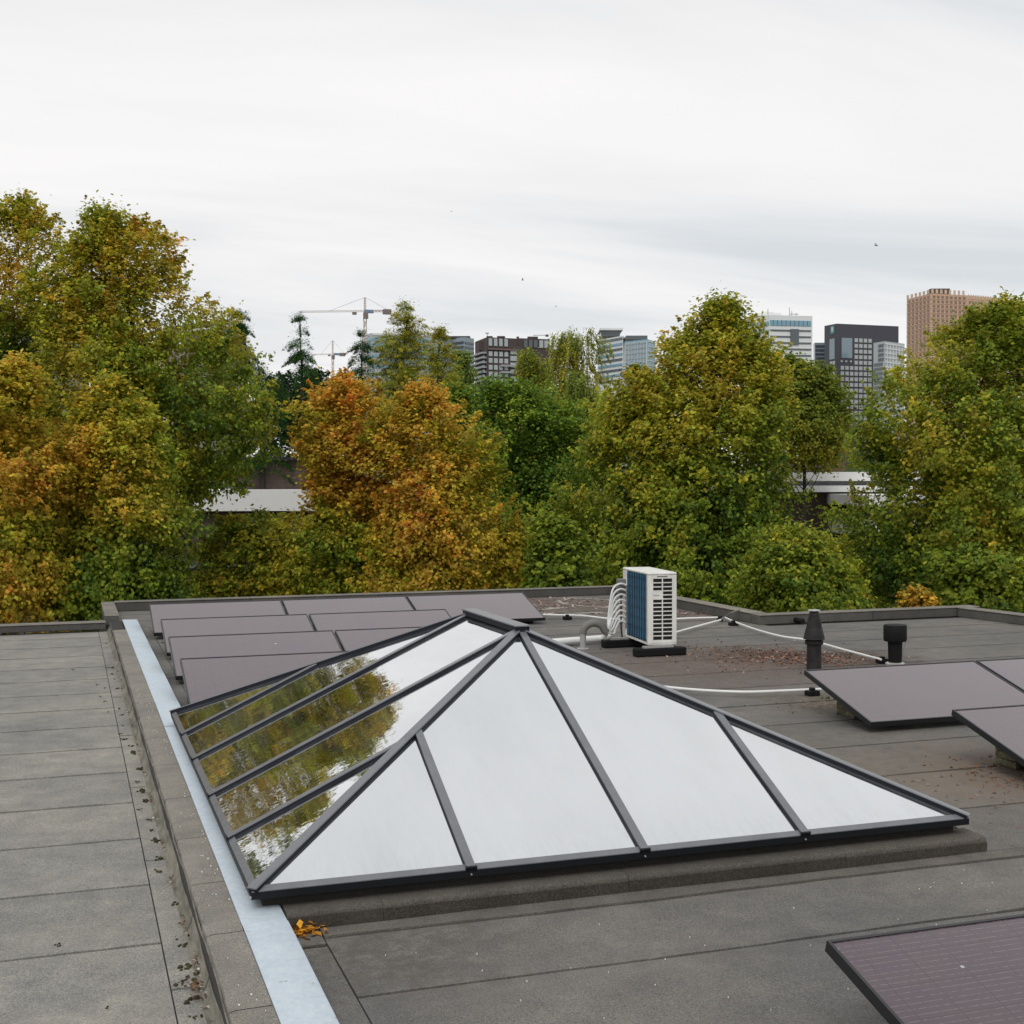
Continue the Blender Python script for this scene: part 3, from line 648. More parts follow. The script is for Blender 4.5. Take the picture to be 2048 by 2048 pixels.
litter('leaf_litter', 'scattered brown and pinkish fallen leaves by the tall black vent', 'leaves', [(7.2, 12.55, 0, .42, .45, 620, .003), (7.7, 12.15, 0, .38, .26, 420, .003), (6.5, 12.1, 0, .9, .7, 90, .002), (6.9, 13.0, 0, .6, .2, 60, .002)], .017, [(.20, .08, .04), (.30, .16, .10), (.11, .05, .03), (.38, .27, .20), (.28, .09, .035), (.10, .06, .04)])
litter('leaf_litter', 'brown leaf crumbs round the mossy paving blocks on the right', 'leaves', [(5.85, 6.85, 0, .22, .25, 260, .002), (5.6, 6.5, 0, .5, .5, 160, .002), (6.0, 9.55, 0, .25, .2, 70, .002), (6.1, 9.0, 0, .15, .3, 50, .002)], .013, [(.22, .11, .06), (.32, .22, .14), (.13, .07, .04), (.3, .12, .06)])
litter('leaf_litter', 'pinkish leaf litter in the far corner of the roof behind the white unit', 'leaves', [(7.3, 19.0, 0, .7, .6, 220, .003), (6.5, 19.6, 0, .5, .4, 120, .003), (8.3, 17.0, 0, .25, .5, 150, .003)], .028, [(.3, .17, .14), (.42, .28, .24), (.2, .12, .09), (.5, .42, .38)])
litter('gutter_litter', 'thin line of dead leaf bits and grit along the left gutter', 'leaves', [(.47, y, -.024, .016, .1, 20, .003) for y in np.arange(4.6, 14, .62)] + [(.45, 5.05, -.026, .02, .09, 60, .006), (.475, 5.3, -.02, .012, .1, 30, .004)], .009, [(.16, .07, .03), (.09, .05, .03), (.24, .12, .06), (.5, .48, .44)])
# moss cushions in the gutter
def mossmat(nt, b):
    g = NT(nt); w = g.n.new('ShaderNodeNewGeometry').outputs['Position']
    g.l.new(g.ramp(g.noise(w, 25, 4, .7), [(.35, (.02, .016, .009)), (.55, (.045, .045, .014)), (.75, (.10, .11, .025))]), b.inputs['Base Color'])
M_moss = material('moss', rough=1, build=mossmat)
def moss(name, label, pts):
    m = MB()
    for (x, y, z, r) in pts:
        for k in range(7):
            cx_, cy_, rr = x + rnd.gauss(0, r * .6), y + rnd.gauss(0, r * 1.0), r * rnd.uniform(.22, .5)
            n = 7; vs = [(cx_, cy_, z + rr * .9)]
            for j, (fr, zz) in enumerate(((.7, .6), (1.0, 0))):
                for i in range(n): t_ = 2 * math.pi * i / n + j * .4; q = rnd.uniform(.7, 1.25); vs.append((cx_ + math.cos(t_) * rr * fr * q, cy_ + math.sin(t_) * rr * fr * q * 1.2, z + rr * zz))
            m.add(vs, [(0, 1 + i, 1 + (i + 1) % n) for i in range(n)] + [(1 + i, 1 + n + i, 1 + n + (i + 1) % n, 1 + (i + 1) % n) for i in range(n)])
    return m.build(name, M_moss, label=label, category='moss', kind='stuff')
mpx = [(270, 1507, .013), (278, 1540, .013), (284, 1583, .016), (290, 1603, .013), (280, 1621, .007), (305, 1664, .007), (315, 1685, .015), (318, 1720, .012), (322, 1745, .008), (345, 1810, .009), (368, 1890, .012), (375, 1940, .015), (385, 1960, .016), (357, 1971, .010), (395, 2000, .014), (395, 2035, .008),
       (245, 1431, .010), (239, 1419, .008), (222, 1336, .014), (224, 1349, .010), (229, 1359, .007), (234, 1378, .011), (211, 1288, .007), (195, 1370, .007), (209, 1377, .007), (201, 1394, .006), (210, 1404, .007), (216, 1425, .006), (146, 1340, .008), (246, 1452, .006), (240, 1470, .009), (248, 1480, .010), (262, 1493, .010),
       (117, 1893, .007), (213, 2018, .005), (275, 1565, .009), (300, 1640, .008)]
moss('moss', 'small dark green moss cushions scattered along the left gutter', [((lambda p: (p.x, p.y, -.026, r * 2.1))(on(x, y, -.03))) for x, y, r in mpx])
moss('moss', 'ragged clumps of dark moss on the right roof by the solar panels', [(1.2, 14.2, .004, .03), (1.05, 12.4, .004, .04), (1.1, 16.0, .004, .035), (6.3, 9.9, .004, .03), (6.5, 9.6, .004, .03)])
def specks():
    m = MB()
    for _ in range(70):
        x, y = rnd.uniform(.54, .65), rnd.uniform(4.4, 12); s = rnd.uniform(.002, .006); m.box(x, x + s, y, y + s * 2, .086, .089)
    for _ in range(40):
        x, y = rnd.uniform(1.1, 5), rnd.uniform(3.9, 5.3); s = rnd.uniform(.002, .0045); m.box(x, x + s, y, y + s, .004, .009)
    m.build('grit', M_pipe, label='pale bits of grit lying on the felt beside the zinc strip', category='grit', kind='stuff')
specks()
# old lime ring left by a puddle
def ring():
    def f(nt, b):
        g = NT(nt); w = g.n.new('ShaderNodeNewGeometry').outputs['Position']
        g.l.new(g.ramp(g.noise(w, 6, 5, .7), [(.35, (.20, .18, .155)), (.6, (.42, .39, .34))]), b.inputs['Base Color'])
    M = material('lime_deposit', rough=.95, build=f); m = MB()
    def band(cx_, cy_, a, bb, w, t0=0, t1=6.283):
        n = 60; vs = []
        for i in range(n + 1):
            t_ = t0 + (t1 - t0) * i / n; q = 1 + .05 * math.sin(t_ * 5) + rnd.uniform(-.02, .02); ww = w * rnd.uniform(.5, 1.4)
            vs += [(cx_ + a * q * math.cos(t_), cy_ + bb * q * math.sin(t_), .0075), (cx_ + (a + ww) * q * math.cos(t_), cy_ + (bb + ww * 1.8) * q * math.sin(t_), .0075)]
        m.add(vs, [(2 * i, 2 * i + 1, 2 * i + 3, 2 * i + 2) for i in range(n)])
    c1 = on(1185, 1206, 0); band(c1.x, c1.y, .42, .72, .07)
    c1 = on(1150, 1222, 0); band(c1.x, c1.y, .6, .35, .10, 1.5, 5.2); band(c1.x + .1, c1.y - .25, .5, .2, .08, 2.8, 6.5)
    m.build('puddle_stain', M, label='pale ring shaped lime stain of a dried puddle near the far corner', category='stain', kind='stuff')
ring()

# ---------------------------------------------------------------- trees
RAMP = np.array([(0.0, .022, .055, .016), (.2, .065, .125, .018), (.4, .192, .245, .022), (.55, .33, .30, .026), (.7, .47, .335, .042), (.85, .53, .27, .04), (1.0, .42, .13, .025)])
def ramp(h): return np.stack([np.interp(h, RAMP[:, 0], RAMP[:, i]) for i in (1, 2, 3)], 1)
def wavy(p, seed, scale):
    r = np.random.default_rng(seed); o = 0
    for i in range(5):
        k_ = r.normal(size=3); k_ /= np.linalg.norm(k_); o = o + np.sin(p @ (k_ * scale * (1 + .5 * i)) + r.uniform(0, 6.3))
    return o / 3.0
M_bark = material('bark', (.035, .028, .02), .95)
nF, nR, nU, nE = (np.array(v_) for v_ in (fwd, rgt, upv, EYE))
hF = unit(np.array([fwd.x, fwd.y, 0.])); hR = unit(np.array([rgt.x, rgt.y, 0.]))
def tree(name, label, rows, depth, hue, n_leaf, leaf=.12, seed=1, style='lime', hue_var=.13, trunk_px=None, lobe_r=1.0, gaps=0.0, flat=.85, tint=None, cat='tree', up=.5, group=None, hue_fn=None, width=.62):
    """rows: (py, left px, right px) outline of the crown from the top down, turned into a round crown at its own depth"""
    r = np.random.default_rng(seed); rows = np.array(rows, float); m = depth / F_PX
    py = rows[:, 0]; cxp = (rows[:, 1] + rows[:, 2]) / 2; hw = (rows[:, 2] - rows[:, 1]) / 2 * m
    base = at(float(np.interp(.8, [0, 1], [cxp[0], cxp[-1]]) if trunk_px is None else trunk_px), 963, depth)
    base = np.array([base.x, base.y, GROUND]); c0 = base.copy()
    zs = np.array([at(1024, float(y), depth).z for y in py])
    offs = (cxp - (1024 + (np.dot(base - nE, hR) / np.dot(base - nE, hF)) * F_PX)) * m
    area = np.concatenate([[0], np.cumsum((hw[1:] + hw[:-1]) / 2 * np.abs(np.diff(py)))]); 
    t = thing(name, tuple(base), label, cat, group)
    def sample(n, q0, q1, shrink=0.0):
        y = np.interp(r.uniform(0, area[-1], n), area, py); w = np.interp(y, py, hw); o = np.interp(y, py, offs); z = np.interp(y, py, zs)
        th_ = np.where(r.uniform(0, 1, n) < .76, r.uniform(-np.pi, 0, n), r.uniform(0, np.pi, n)); q = q0 + (q1 - q0) * r.uniform(0, 1, n) ** .6
        w = np.maximum(w - shrink, w * .35) * (1 + .10 * np.sin(th_ * 3 + seed) + .08 * np.sin(z * 1.7 + th_ * 2 + seed))
        cc = np.array([c0[0], c0[1], 0]) + hR * (o + w * q * np.cos(th_))[:, None] + hF * (w * flat * q * np.sin(th_))[:, None]
        cc[:, 2] = z; axis = np.array([c0[0], c0[1], 0]) + hR * o[:, None]; axis[:, 2] = z
        return cc, axis
    H = zs[0] - zs[-1]
    # lobes (boughs) -> sprays -> leaves
    if style == 'conifer':
        per = 150 if leaf < .1 else 110; n_s = max(60, n_leaf // per)
        if hue < .1:             # layered open conifer: few long boughs in tiers
            n_s = 150; per = n_leaf // n_s; cc, ax = sample(n_s, .5, 1.08); lay = np.round(cc[:, 2] / .55) * .55 + r.normal(size=n_s) * .06; cc[:, 2] = lay; ax[:, 2] = lay
            keep = wavy(cc, seed, 1.3) > -.55; cc, ax = cc[keep], ax[keep]
        else: cc, ax = sample(n_s, .15, 1.0)
        tip = cc; start = ax + (cc - ax) * (.25 if hue > .1 else .02); start[:, 2] += .25 * np.linalg.norm(cc - ax, axis=1) * (1 if up > 0 else .1)
    else:
        n_l = max(8, int(area[-1] * 2 * m / (lobe_r ** 2) * 6.0))
        lc, la = sample(n_l, .05, 1.0, lobe_r * .5)
        per = 95; n_s = max(40, n_leaf // per); wl_ = np.interp(-lc[:, 2], -zs, hw)
        if style == 'willow': per = 90; n_s = n_leaf // per
        j = r.integers(0, n_l, n_s); lr = lobe_r * r.uniform(.7, 1.15, n_l) * np.clip(.18 + wl_ * .48, .24, 1); lc[:, 2] = np.minimum(lc[:, 2], zs[0] - lr * (1.15 if style == 'lime' else .35))
        dirs = unit(r.normal(size=(n_s, 3)) + np.array([0, 0, .45]) + unit(lc - la + 1e-6)[j] * .6)
        rr = lr[j][:, None] * (r.uniform(.15, 1, (n_s, 1)) ** .5) * np.array([1, 1, .8])
        start = lc[j] + dirs * rr * .55
        if style == 'willow': L = r.uniform(.9, 2.0, (n_s, 1)); tip = start + dirs * rr * .4 + np.array([0, 0, -1.]) * L + r.normal(size=(n_s, 3)) * .12
        else:
            L = r.uniform(.55, 1.05, (n_s, 1)) * np.minimum(lobe_r, lr[j] * 1.5)[:, None] * .75
            tip = start + unit(dirs + np.array([0, 0, up]) + r.normal(size=(n_s, 3)) * .25) * L
        if style == 'lime':      # feathery outward shoots over the whole surface, and along the leader
            ns2 = int(n_s * .55); c2, a2 = sample(ns2, .80, .97); o2 = unit(c2 - a2 + 1e-6)
            st2 = c2 - o2 * .35; tp2 = st2 + unit(o2 * .75 + np.array([0, 0, .9]) + r.normal(size=(ns2, 3)) * .35) * r.uniform(.45, .95, (ns2, 1)) * min(1, lobe_r)
            nl_ = max(10, n_s // 45); q_ = r.uniform(0, 1, (nl_, 1)); tpx = np.array([c0[0], c0[1], 0.]) + hR * offs[0]
            st3 = tpx + np.array([0, 0, 1.]) * (zs[0] - .42 - 1.3 * q_) + r.normal(size=(nl_, 3)) * .22 * q_; tp3 = st3 + np.array([0, 0, .45]) + r.normal(size=(nl_, 3)) * (.10 + .22 * q_)
            start = np.concatenate([start, st2, st3]); tip = np.concatenate([tip, tp2, tp3]); thin0 = n_s; n_s = len(start); thin = np.arange(n_s) >= thin0
        nt_ = max(3, n_s // 40); kk = r.integers(0, n_s, nt_); 
        if style == 'lime': tip[kk] += np.array([0, 0, .15])
    if style != 'lime': thin = np.zeros(len(start), bool)
    else:
        led = thin & (np.arange(n_s) >= n_s - nl_); tip[:, 2] = np.where(led, np.minimum(tip[:, 2], zs[0] + .12), np.minimum(tip[:, 2], zs[0] - .2 - .5 * r.uniform(0, 1, n_s) ** 2))
        keep = ~thin | (wavy(start, seed + 70, 1.9 / lobe_r) > -.12); start, tip, thin = start[keep], tip[keep], thin[keep]
    if gaps > 0:
        keep = wavy(start, seed + 50, 1.5 / max(lobe_r, .6)) > (-1.2 + gaps); start, tip, thin = start[keep], tip[keep], thin[keep]
    n_s = len(start); per = max(8, int(n_leaf / n_s)); sidx = np.repeat(np.arange(n_s), per); n = len(sidx)
    f = r.uniform(0, 1, n) ** .85; wd = (.30 if style != 'conifer' else (.20 if hue > .1 else .17)) * (1.08 - f) * (np.where(thin[sidx], .55 * min(1, lobe_r), lobe_r) if style == 'lime' else (.45 if style == 'willow' else 1.0))
    P = start[sidx] + (tip - start)[sidx] * f[:, None] + r.normal(size=(n, 3)) * wd[:, None] * np.array([1, 1, .7 if style != 'willow' else .5])
    if style == 'conifer': P[:, 2] -= .35 * f ** 2 * np.linalg.norm((tip - start)[sidx], axis=1) * (1 if up > 0 else .2)
    out = unit(P - (np.array([c0[0], c0[1], 0]) + np.array([0, 0, 1.]) * (zs[-1] + H * .35)))
    nn = unit(out * .7 + np.array([0, 0, .55]) + r.normal(size=(n, 3)) * .55)
    a = unit(tip - start)[sidx] + r.normal(size=(n, 3)) * .7 + np.array([0, 0, -.5 if style != 'conifer' else 0]); a = unit(a - nn * (a * nn).sum(1, keepdims=True)); b = np.cross(nn, a)
    s = leaf * .5 * r.uniform(.65, 1.25, (n, 1)); wdt = {'lime': .72, 'willow': .38, 'conifer': .24}[style]
    hs = hue + hue_var * wavy(start, seed + 9, .9) + r.normal(size=n_s) * hue_var * .5
    if hue_fn is not None: hs = hs + hue_fn(start, at_px(start))
    hl = np.clip(hs[sidx] + r.normal(size=n) * .055 + .05 * f, 0, 1)
    colr = ramp(hl) * r.uniform(.66, 1.36, (n, 1)) * r.uniform(.68, 1.22, (n_s, 1))[sidx] * (1.46 if style == 'lime' else 1.42)
    if tint is not None: colr = colr * np.array(tint)
    leaf_mesh('crown', P, a * s, b * s * wdt, nn, colr, M_leaf, t, tuple(base))
    # trunk, leader and limbs
    mb = MB(); R_ = max(.13, H * .020); top = base + hR * offs[0]; top[2] = zs[0] - H * .04 - (1.3 * lobe_r if style == 'lime' else .5)
    pts = []; rad = []
    for i in range(9):
        q = i / 8; zz = GROUND + (top[2] - GROUND) * q; o = np.interp(-zz, -zs, offs) if zz > zs[-1] else offs[-1] * max(0, (zz - GROUND) / (zs[-1] - GROUND + 1e-6))
        p = base + hR * o * .9; p[2] = zz; pts.append(Vector(p) + Vector((r.normal() * .07, r.normal() * .07, 0))); rad.append(R_ * (1.15 - q) + .012)
    rad[-1] = .012; mb.tube(pts, rad, 8)
    nb = 26 if style != 'conifer' else 34
    ii = r.choice(n_s, min(nb, n_s), replace=False)
    for i in ii:
        e_ = Vector(start[i].tolist()).lerp(Vector(tip[i].tolist()), .4); q = (e_.z - GROUND) / (top[2] - GROUND); q = min(.97, max(.12, q - (.10 if style != 'conifer' else -.01) * r.uniform(.6, 1.6)))
        k_ = q * 8; a0 = int(k_); s_ = pts[a0].lerp(pts[min(8, a0 + 1)], k_ - a0); md = s_.lerp(e_, .5) + Vector((0, 0, .12 * (e_ - s_).length * (-.6 if style != 'conifer' else 1)))
        rb = max(.022, R_ * .42 * (1.1 - q)); mb.tube([s_, s_.lerp(md, .55) + Vector((0, 0, -.02)), md, md.lerp(e_, .5), e_], [rb, rb * .8, rb * .6, rb * .4, rb * .15], 5)
    if style != 'conifer':
        for i in r.choice(n_s, min(90, n_s), replace=False):
            s_, e_ = Vector(start[i].tolist()), Vector(tip[i].tolist()); mb.tube([s_, s_.lerp(e_, .5), e_], [.018, .012, .005], 4)
    mb.build('trunk', M_bark, t)
    return t
def at_px(P):
    d = P - nE; dd = d @ nF; return np.stack([1024 + F_PX * (d @ nR) / dd, 1024 - F_PX * (d @ nU) / dd], 1)

# big lime trees on the left
tree('lime_tree', 'tall yellow green tree on the left whose crown peaks beside the open sky', [(405, 195, 235), (450, 165, 285), (520, 120, 375), (600, 90, 400), (690, 80, 505), (760, 80, 535), (840, 90, 565), (920, 100, 535), (975, 110, 480), (1040, 120, 400)], 30, .435, 110000, .098, 3, trunk_px=182, gaps=.05, lobe_r=.85, hue_var=.14,
     hue_fn=lambda s, q: -.03 * np.clip((q[:, 0] - 300) / 150, 0, 1) + .02)
tree('lime_tree', 'tall golden green tree cut by the left edge of the photo', [(385, 35, 80), (440, -40, 120), (520, -120, 165), (620, -150, 150), (700, -170, 140), (800, -180, 150), (900, -190, 150), (1010, -190, 160)], 31.5, .55, 70000, .098, 4, trunk_px=55, gaps=.1, lobe_r=.88,
     hue_fn=lambda s, q: -.22 * np.clip((q[:, 1] - 620) / 80, 0, 1) * np.clip((800 - q[:, 1]) / 80, 0, 1))
tree('lime_tree', 'tall tree beyond the left edge of the photo, seen mirrored in the skylight', [(120, -260, -170), (230, -350, -110), (470, -380, -70), (620, -420, -60), (800, -430, -60), (1000, -430, -70), (1200, -420, -80)], 34, .36, 34000, .22, 41, lobe_r=1.25, gaps=.1)
tree('lime_tree', 'second tall tree beyond the left edge, seen mirrored in the nearest panes', [(200, -700, -580), (300, -800, -500), (550, -820, -450), (750, -830, -430), (1000, -820, -430)], 33, .38, 26000, .24, 42, lobe_r=1.4, gaps=.1)
tree('maple_tree', 'orange leaved tree at the left edge behind the pale roof', [(705, 20, 60), (760, -60, 100), (850, -120, 110), (960, -140, 190), (1060, -150, 150), (1160, -150, 170), (1255, -140, 150)], 24.5, .64, 48000, .09, 5, hue_var=.12, lobe_r=.75,
     hue_fn=lambda s, q: -.12 * np.clip((q[:, 1] - 1000) / 100, 0, 1) * np.clip((1150 - q[:, 1]) / 80, 0, 1))
tree('maple_tree', 'yellow green bushy tree in front of the tall trees on the left', [(742, 205, 235), (800, 175, 270), (860, 120, 330), (930, 70, 385), (1010, 60, 380), (1090, 70, 400), (1170, 60, 390), (1255, 80, 380)], 25.5, .49, 62000, .09, 6, trunk_px=205, lobe_r=.75,
     hue_fn=lambda s, q: .12 * np.clip((200 - q[:, 0]) / 120, 0, 1) - .06 * np.clip((q[:, 0] - 280) / 60, 0, 1) - .12 * np.clip((q[:, 1] - 1020) / 60, 0, 1))
# orange tree in the middle
tree('maple_tree', 'orange and green maple left of centre behind the solar panels', [(740, 672, 700), (785, 635, 738), (840, 588, 800), (920, 575, 830), (975, 605, 810), (1015, 615, 800), (1080, 560, 800), (1170, 570, 800), (1280, 590, 800)], 30, .63, 62000, .096, 8, hue_var=.14, trunk_px=655, lobe_r=.85, gaps=.1,
     hue_fn=lambda s, q: -.17 * np.clip((q[:, 1] - 1010) / 90, 0, 1))
tree('maple_tree', 'orange tree right of its twin with yellow tips toward the centre', [(752, 832, 852), (800, 802, 888), (860, 730, 945), (930, 715, 1000), (1010, 730, 1035), (1090, 720, 1062), (1170, 720, 1065), (1280, 730, 1055)], 29, .62, 72000, .096, 9, hue_var=.14, trunk_px=845, lobe_r=.85, gaps=.1,
     hue_fn=lambda s, q: -.14 * np.clip((q[:, 0] - 960) / 70, 0, 1) - .09 * np.clip((q[:, 1] - 1050) / 100, 0, 1) * np.clip((900 - q[:, 0]) / 60, 0, 1))
tree('maple_tree', 'low olive brown tree between the left trees and the orange maple', [(1008, 470, 560), (1065, 420, 620), (1120, 390, 640), (1180, 370, 650), (1255, 380, 650)], 31, .46, 34000, .095, 10, hue_var=.16, lobe_r=.8)
# big lime right of centre
tree('lime_tree', 'large pointed yellow green tree behind the white unit', [(588, 1437, 1452), (640, 1412, 1484), (700, 1350, 1530), (770, 1280, 1585), (840, 1190, 1600), (910, 1160, 1605), (960, 1140, 1590), (1010, 1120, 1575), (1080, 1095, 1620), (1170, 1085, 1630), (1255, 1100, 1630)], 30, .41, 160000, .102, 12, hue_var=.12, trunk_px=1440, lobe_r=.95, up=.65,
     hue_fn=lambda s, q: -.05 * np.clip((q[:, 1] - 1000) / 100, 0, 1))
tree('lime_tree', 'low rounded yellow green tree behind the tall black vent', [(1045, 1570, 1610), (1090, 1500, 1690), (1150, 1470, 1740), (1210, 1460, 1760), (1262, 1470, 1760)], 25.5, .40, 30000, .092, 13, hue_var=.08, lobe_r=.7)
tree('lime_tree', 'large green tree at the right edge below the orange tower', [(600, 1992, 2025), (645, 1930, 2065), (700, 1860, 2110), (770, 1755, 2150), (840, 1695, 2180), (900, 1668, 2200), (960, 1690, 2200), (1000, 1660, 2210), (1080, 1660, 2220), (1160, 1680, 2220), (1255, 1690, 2220)], 32, .395, 150000, .106, 14, hue_var=.12, trunk_px=1965, lobe_r=1.0, gaps=.05, up=.6,
     hue_fn=lambda s, q: -.06 * np.clip((q[:, 1] - 900) / 150, 0, 1))
tree('lime_tree', 'sparse dark green tree rising behind the crown at the right edge', [(595, 2025, 2045), (640, 2000, 2075), (700, 1990, 2100), (800, 1980, 2120), (900, 1980, 2130)], 42, .33, 9000, .13, 15, hue_var=.06, lobe_r=.9, gaps=.3)
tree('maple_tree', 'small rusty orange bush top peeping over the roof edge at right', [(1172, 1818, 1850), (1190, 1795, 1880), (1225, 1780, 1890), (1255, 1790, 1880)], 25, .76, 1800, .09, 16, hue_var=.06, lobe_r=.4, cat='bush')
tree('lime_tree', 'low dark green bush left of the white unit past the roof corner', [(1020, 1085, 1110), (1070, 1050, 1160), (1130, 1040, 1190), (1200, 1040, 1200), (1255, 1050, 1200)], 27, .32, 15000, .11, 17, hue_var=.06, lobe_r=.7)
tree('lime_tree', 'low dark green bush under the crown at the right edge', [(1090, 1900, 1960), (1130, 1860, 2060), (1190, 1850, 2120), (1262, 1850, 2120)], 26, .33, 14000, .11, 18, hue_var=.07, lobe_r=.7)
# middle distance
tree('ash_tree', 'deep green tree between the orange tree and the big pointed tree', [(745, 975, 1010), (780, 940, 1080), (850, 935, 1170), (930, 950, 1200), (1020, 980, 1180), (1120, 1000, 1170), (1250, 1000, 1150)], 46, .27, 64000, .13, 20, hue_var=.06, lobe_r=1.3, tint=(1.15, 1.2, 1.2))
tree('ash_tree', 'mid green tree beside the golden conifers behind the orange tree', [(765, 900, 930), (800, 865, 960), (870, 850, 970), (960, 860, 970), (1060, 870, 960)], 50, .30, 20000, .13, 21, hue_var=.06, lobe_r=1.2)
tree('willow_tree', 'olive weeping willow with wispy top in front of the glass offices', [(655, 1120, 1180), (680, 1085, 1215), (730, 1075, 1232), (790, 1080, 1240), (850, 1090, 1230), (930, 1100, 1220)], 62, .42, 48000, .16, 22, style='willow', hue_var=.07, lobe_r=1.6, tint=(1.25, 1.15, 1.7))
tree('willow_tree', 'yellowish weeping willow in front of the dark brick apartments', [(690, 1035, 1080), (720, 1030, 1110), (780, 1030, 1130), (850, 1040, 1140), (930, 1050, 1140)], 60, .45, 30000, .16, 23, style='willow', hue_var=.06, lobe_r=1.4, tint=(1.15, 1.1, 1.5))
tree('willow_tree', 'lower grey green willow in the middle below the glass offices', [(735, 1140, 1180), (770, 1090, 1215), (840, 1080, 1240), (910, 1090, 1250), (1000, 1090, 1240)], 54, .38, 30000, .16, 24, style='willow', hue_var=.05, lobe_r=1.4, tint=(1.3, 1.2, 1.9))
tree('oak_tree', 'dark olive round tree in front of the white office block', [(712, 1560, 1600), (745, 1510, 1650), (800, 1500, 1690), (865, 1500, 1708), (935, 1515, 1695)], 52, .36, 46000, .13, 25, hue_var=.08, lobe_r=1.1, tint=(.9, .85, .85))
tree('larch_tree', 'golden green conifer with pointed top left of the brick apartments', [(606, 798, 820), (640, 765, 862), (690, 730, 885), (760, 722, 890), (850, 730, 890)], 56, .47, 44000, .13, 26, style='conifer', hue_var=.07, trunk_px=808, up=-1)
tree('larch_tree', 'small golden green pointed conifer beside the taller one', [(658, 874, 888), (695, 842, 920), (760, 825, 935), (850, 835, 930)], 55, .48, 24000, .13, 27, style='conifer', hue_var=.05, trunk_px=880, up=-1)
tree('larch_tree', 'olive bushy conifer below the grey glass office', [(745, 900, 912), (780, 870, 935), (840, 860, 945), (930, 860, 945)], 52, .47, 20000, .13, 28, style='conifer', hue_var=.05, up=-1)
tree('cedar_tree', 'dark blue green cedar with sparse layered branches beside the beige block', [(618, 472, 486), (650, 445, 515), (700, 440, 530), (750, 440, 575), (800, 450, 600), (860, 460, 600), (940, 470, 600)], 54, .03, 38000, .11, 29, style='conifer', hue_var=.04, trunk_px=485, tint=(.95, 1.15, 1.1))
tree('spruce_tree', 'slender dark conifer with open branches left of the cranes', [(622, 594, 604), (655, 578, 622), (700, 566, 640), (760, 560, 650), (830, 560, 650)], 55, .03, 14000, .11, 30, style='conifer', hue_var=.04, trunk_px=603, tint=(.95, 1.15, 1.1))
tree('spruce_tree', 'dark conifer with low spreading branches under the tall crane', [(672, 722, 730), (705, 690, 760), (750, 670, 780), (810, 650, 790), (880, 640, 790)], 56, .04, 22000, .11, 31, style='conifer', hue_var=.04, trunk_px=724, tint=(.95, 1.15, 1.1))
tree('yew_tree', 'dark evergreen mass between the left trees and the orange maple', [(735, 610, 650), (770, 510, 690), (830, 500, 700), (900, 510, 690)], 58, .05, 24000, .13, 32, hue_var=.05, lobe_r=1.2, tint=(.8, .8, 1.2))
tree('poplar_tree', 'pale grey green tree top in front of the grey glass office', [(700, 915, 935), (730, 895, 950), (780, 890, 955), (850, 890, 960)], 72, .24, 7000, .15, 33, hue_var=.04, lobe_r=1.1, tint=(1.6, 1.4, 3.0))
tree('pine_tree', 'small dark tree just left of the big pointed tree under the glass office', [(730, 1255, 1285), (760, 1245, 1310), (810, 1235, 1330), (900, 1230, 1340)], 66, .12, 9000, .14, 34, hue_var=.05, lobe_r=1.0)
# far greenery closing the view at eye level
def woodland():
    r = np.random.default_rng(77); n_c = 900; px = r.uniform(-200, 2250, n_c); d = r.uniform(75, 130, n_c)
    n = n_c * 60; c = np.array([list(at(float(px[i]), float(963 + (-1 + 14 * r.uniform()) / d[i] * 100), float(d[i]))) for i in range(n_c)])
    c[:, 2] += 2.5; c[:, 2] -= r.uniform(0, 7, n_c); c[:, 2] += 2.2 * wavy(c, 3, .12)
    sidx = np.repeat(np.arange(n_c), 60); P = c[sidx] + r.normal(size=(n, 3)) * np.array([1.1, 1.1, .8])
    nn = unit(r.normal(size=(n, 3)) + np.array([-.3, -.6, .8])); a = unit(np.cross(nn, r.normal(size=(n, 3)))); b = np.cross(nn, a)
    col = ramp(np.clip((.24 + .12 * wavy(c, 8, .15))[sidx] + r.normal(size=n) * .04, 0, 1)) * r.uniform(.7, 1.2, (n, 1))
    leaf_mesh('woodland', P, a * .16, b * .12, nn, col, M_leaf, label='far dark green belt of trees closing the gaps at eye level', category='woodland', kind='stuff', loc=(20, 95, 0))
woodland()

# ---------------------------------------------------------------- low houses among the trees
M_roofedge = material('white_fascia', (.74, .74, .73), .6); M_dark = material('dark_glass', (.02, .025, .03), .1, spec=.8); M_brown = material('brown_cladding', (.10, .065, .045), .8)
def oriented_box(px0, px1, py0, py1, d, thick, z0=None):
    """box whose front runs between two pixel columns at depth d; top at py0, bottom at py1 or z0"""
    a, b = at(px0, py0, d), at(px1, py0, d); zt = (a.z + b.z) / 2; zb = z0 if z0 is not None else (at(px0, py1, d).z + at(px1, py1, d).z) / 2
    hf = Vector((fwd.x, fwd.y, 0)).normalized()
    p = [Vector((a.x, a.y, zb)), Vector((b.x, b.y, zb)), Vector((b.x, b.y, zb)) + hf * thick, Vector((a.x, a.y, zb)) + hf * thick]
    return MB().prism(p, (0, 0, 1), zt - zb), a
def house(name, label, parts, base_px, d):
    b = at(base_px, 963, d); t = thing(name, (b.x, b.y, GROUND), label, 'house')
    for nm, mat, args in parts: oriented_box(*args)[0].build(nm, mat, t)
    return t
house('flat_roofed_house', 'low brick house with a wide white roof edge seen between the left trees',
      [('wall', M_brick, (330, 720, 1023, 0, 50, 9, GROUND)), ('roof_edge', M_roofedge, (320, 730, 980, 1022, 49.6, 9.6)), ('upper_wall', M_brick, (470, 660, 922, 979, 54, 5)), ('upper_roof', M_dark, (465, 665, 914, 921, 53.7, 5.6)), ('chimney', M_roofedge, (545, 560, 900, 913, 55, .6))], 520, 50)
